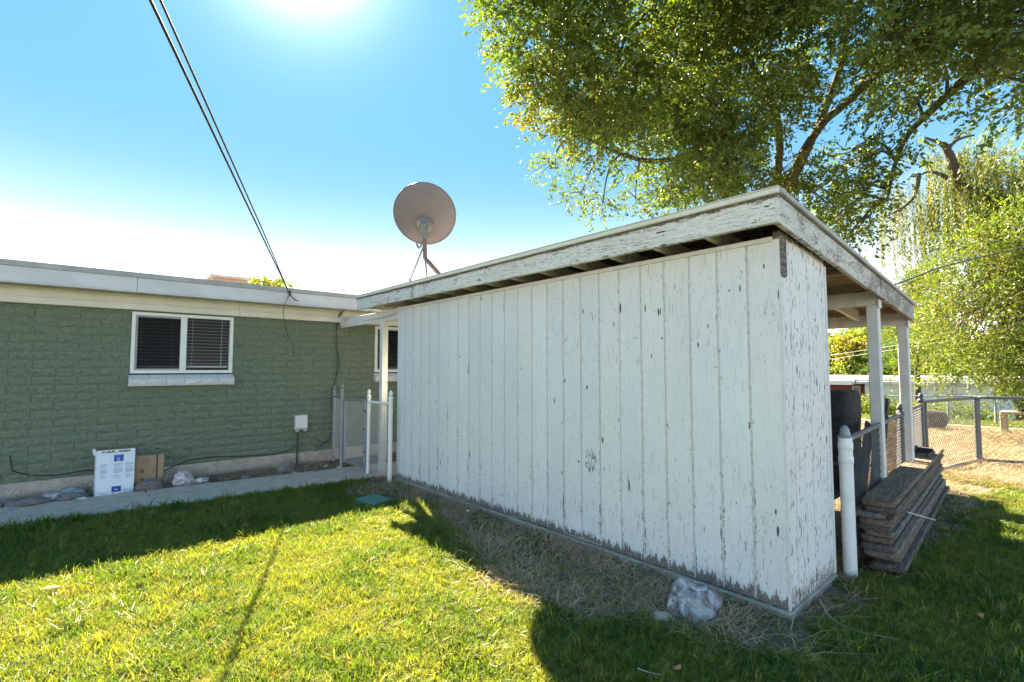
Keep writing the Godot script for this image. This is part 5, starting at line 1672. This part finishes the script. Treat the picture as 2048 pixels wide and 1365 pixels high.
# ------------------------------------------------------------------ the far side of the yard
func far_things() -> void:
	var D := 46.0
	var o := at_dist(1850, 772, D)
	var face := (Vector3(CAM.x, o.y, CAM.z) - o); face.y = 0; face = face.normalized()
	var s := Vector3.UP.cross(face).normalized()                 # runs to the right in the picture
	var base_y := land(o.x, o.z)
	var k := D / FPX * 1.30                                        # metres along the wall for a pixel out there
	var hs := thing("white_house", "long low white house with red brick end and pale flat roof", "house", Vector3(o.x, base_y, o.z))
	var wy := o.y
	var X := func(px: float, y: float, dz: float) -> Vector3: return Vector3(o.x, y, o.z) + s * (px - 1850.0) * k * .78 + face * dz
	var slab := func(a: float, b: float, y0: float, y1: float, d0: float, d1: float) -> SurfaceTool:
		var st := fresh()
		var p := [X.call(a, y0, d1), X.call(b, y0, d1), X.call(b, y1, d1), X.call(a, y1, d1), X.call(a, y0, d0), X.call(b, y0, d0), X.call(b, y1, d0), X.call(a, y1, d0)]
		for f in [[0, 1, 2, 3], [5, 4, 7, 6], [4, 0, 3, 7], [1, 5, 6, 2], [3, 2, 6, 7], [4, 5, 1, 0]]: quad(st, p[f[0]], p[f[1]], p[f[2]], p[f[3]])
		return st
	var brick := textured(ramp(90, .03, 256, [[0, Color(.20, .055, .035)], [1, Color(.30, .095, .06)]], .15), .9, 1.0)
	part("wall", done(slab.call(1776, 1945, base_y - .3, wy + .05, -6.0, 0.0)), M.white, hs)
	part("brick_wall", done(slab.call(1945.2, 2010, base_y - .3, wy + .15, -6.0, -.3)), brick, hs)
	part("brick_wall", done(slab.call(1715, 1775.8, base_y - .3, wy - .1, -6.0, -1.2)), brick, hs)
	part("eave", done(slab.call(1765, 1948, wy + .06, wy + .26, -6.2, .5)), M.alu, hs)
	part("roof", done(slab.call(1700, 2015, wy + .30, wy + .62, -8.0, -.6)), M.white, hs)
	part("carport_roof", done(slab.call(1640, 1762, wy + .02, wy + .34, -4.0, 2.0)), M.white, hs)
	for px in [1648, 1715]: part("carport_post", done(slab.call(px, px + 4, base_y - .2, wy + .02, 1.6, 1.75)), M.white, hs)
	for q in [[1948, 1970, wy - .95, wy - .1, -.28], [1757, 1768, wy - .75, wy - .15, -1.18]]:
		var f := part("window", done(slab.call(q[0], q[1], q[2], q[3], q[4] - .04, q[4] + .02)), M.frame, hs)
		part("pane", done(slab.call(q[0] + 1.5, q[1] - 1.5, q[2] + .08, q[3] - .08, q[4] + .021, q[4] + .03)), smat(lin(.25, .27, .28), .15), f)
	part("meter_box", done(slab.call(1878, 1890, wy - 1.0, wy - .55, .003, .2)), M.alu_dark, hs)
	# far fence of slim posts and a rail
	var ff := thing("far_fence", "low wire fence with pale posts along the far edge of the lawn", "fence", at_dist(1897, 830, 26.0))
	for px in [1770, 1897, 1992, 2080]:
		var b := at_dist(px, 822, 26.0); b.y = land(b.x, b.z)
		var t := at_dist(px, 790, 26.0)
		var st := fresh(); tube(st, [b - Vector3(0, .1, 0), t], [.05], 8)
		part("post", done(st), M.galv, ff)
	var rl := fresh(); tube(rl, [at_dist(1770, 793, 26.0), at_dist(1897, 792, 26.0), at_dist(1992, 794, 26.0), at_dist(2080, 794, 26.0)], [.025], 6)
	part("top_rail", done(rl), M.galv, ff)
	# cut log, planter on a bench, white vehicle end
	var lg := fresh()
	var lp := at_dist(1862, 853, 16.2); lp.y = land(lp.x, lp.z)
	var ax := Vector3(.75, 0, .66).normalized()
	limb(lg, [lp - ax * .26 + Vector3(0, .22, 0), lp + Vector3(0, .24, 0), lp + ax * .26 + Vector3(0, .22, 0)], .25, .22, 14)
	solo("cut_log", lg, M.wood_dark, "thick dark cut log lying at the edge of the far lawn", "log", lp)
	var bp := at_dist(2034, 858, 16.6); bp.y = land(bp.x, bp.z)
	var bn := thing("garden_bench", "grey bench with a dark planter at the edge of the far lawn", "bench", bp)
	var tp := fresh(); span(tp, bp + Vector3(-.25, .46, -.25), bp + Vector3(.25, .52, 1.2), .01)
	part("top", done(tp), M.concrete, bn)
	for dz in [-.2, 1.0]:
		var l := fresh(); span(l, bp + Vector3(-.2, 0, dz - .06), bp + Vector3(.2, .459, dz + .06), .01)
		part("leg", done(l), M.concrete, bn)
	var pp := bp + Vector3(0, .525, .15)
	var pl := thing("planter", "black pot with a leafy green plant standing on the grey bench", "planter", pp)
	var ps := fresh(); lathe(ps, pp, [[.14, 0], [.19, .32], [.2, .33], [.17, .33], [.16, .25]], 14)
	part("pot", done(ps), M.black_cloth, pl)
	crown(pl, [[pp + Vector3(0, .5, 0), .32, 1.0]], [spray(66, 12, .22, .09, .25, .2)], 700, 230, .1, 1.0, Color(1, 1.2, 1), "foliage")
	# overhead wires far off behind the porch
	for i in 2:
		var a := at_dist(1600, 728 - 8.0 * i, 34.0)
		var b := at_dist(1850, 690 - 8.0 * i, 24.0)
		var c := at_dist(2120, 640 - 9.0 * i, 20.0)
		cable("overhead_cable", [a, b, c], .008, M.alu_dark, ["lower pale overhead cable crossing behind the porch posts", "upper pale overhead cable crossing behind the porch posts"][i])
	cable("porch_wire", [Vector3(6.1, roof_y(6.1) + .02, -1.3), at_dist(1830, 555, 9.0), at_dist(1920, 525, 10.5), at_dist(2120, 480, 14.0)], .011, M.cable, "black wire rising from the porch roof edge into the trees")

func _ready() -> void:
	light_and_lens()
	materials()
	M.timber_bare_sunlit = textured(ramp(46, 0.014, 256, [[0, Color(.36, .26, .17)], [1, Color(.50, .38, .27)]], .08), .85, 1.2, M.n_rough, .5)  # tan of bare boards, also of porch wood coloured as sunlit
	M.roofing = textured(ramp(50, 0.03, 256, [[0, Color(.16, .16, .155)], [1, Color(.30, .295, .28)]], .15), .95, 1.5, M.n_rough, 1.0)
	M.wood_grey_rail = textured(ramp(54, 0.03, 256, [[0, Color(.10, .095, .085)], [1, Color(.18, .17, .15)]], .1), .7, 2.0, M.n_fine, .4)
	ground()
	build_house()
	build_shed()
	build_dish()
	gates_and_fences()
	planks()
	cartons()
	wiring()
	porch_things()
	trees()
	far_things()
	rocks()
	litter()
	lawn()
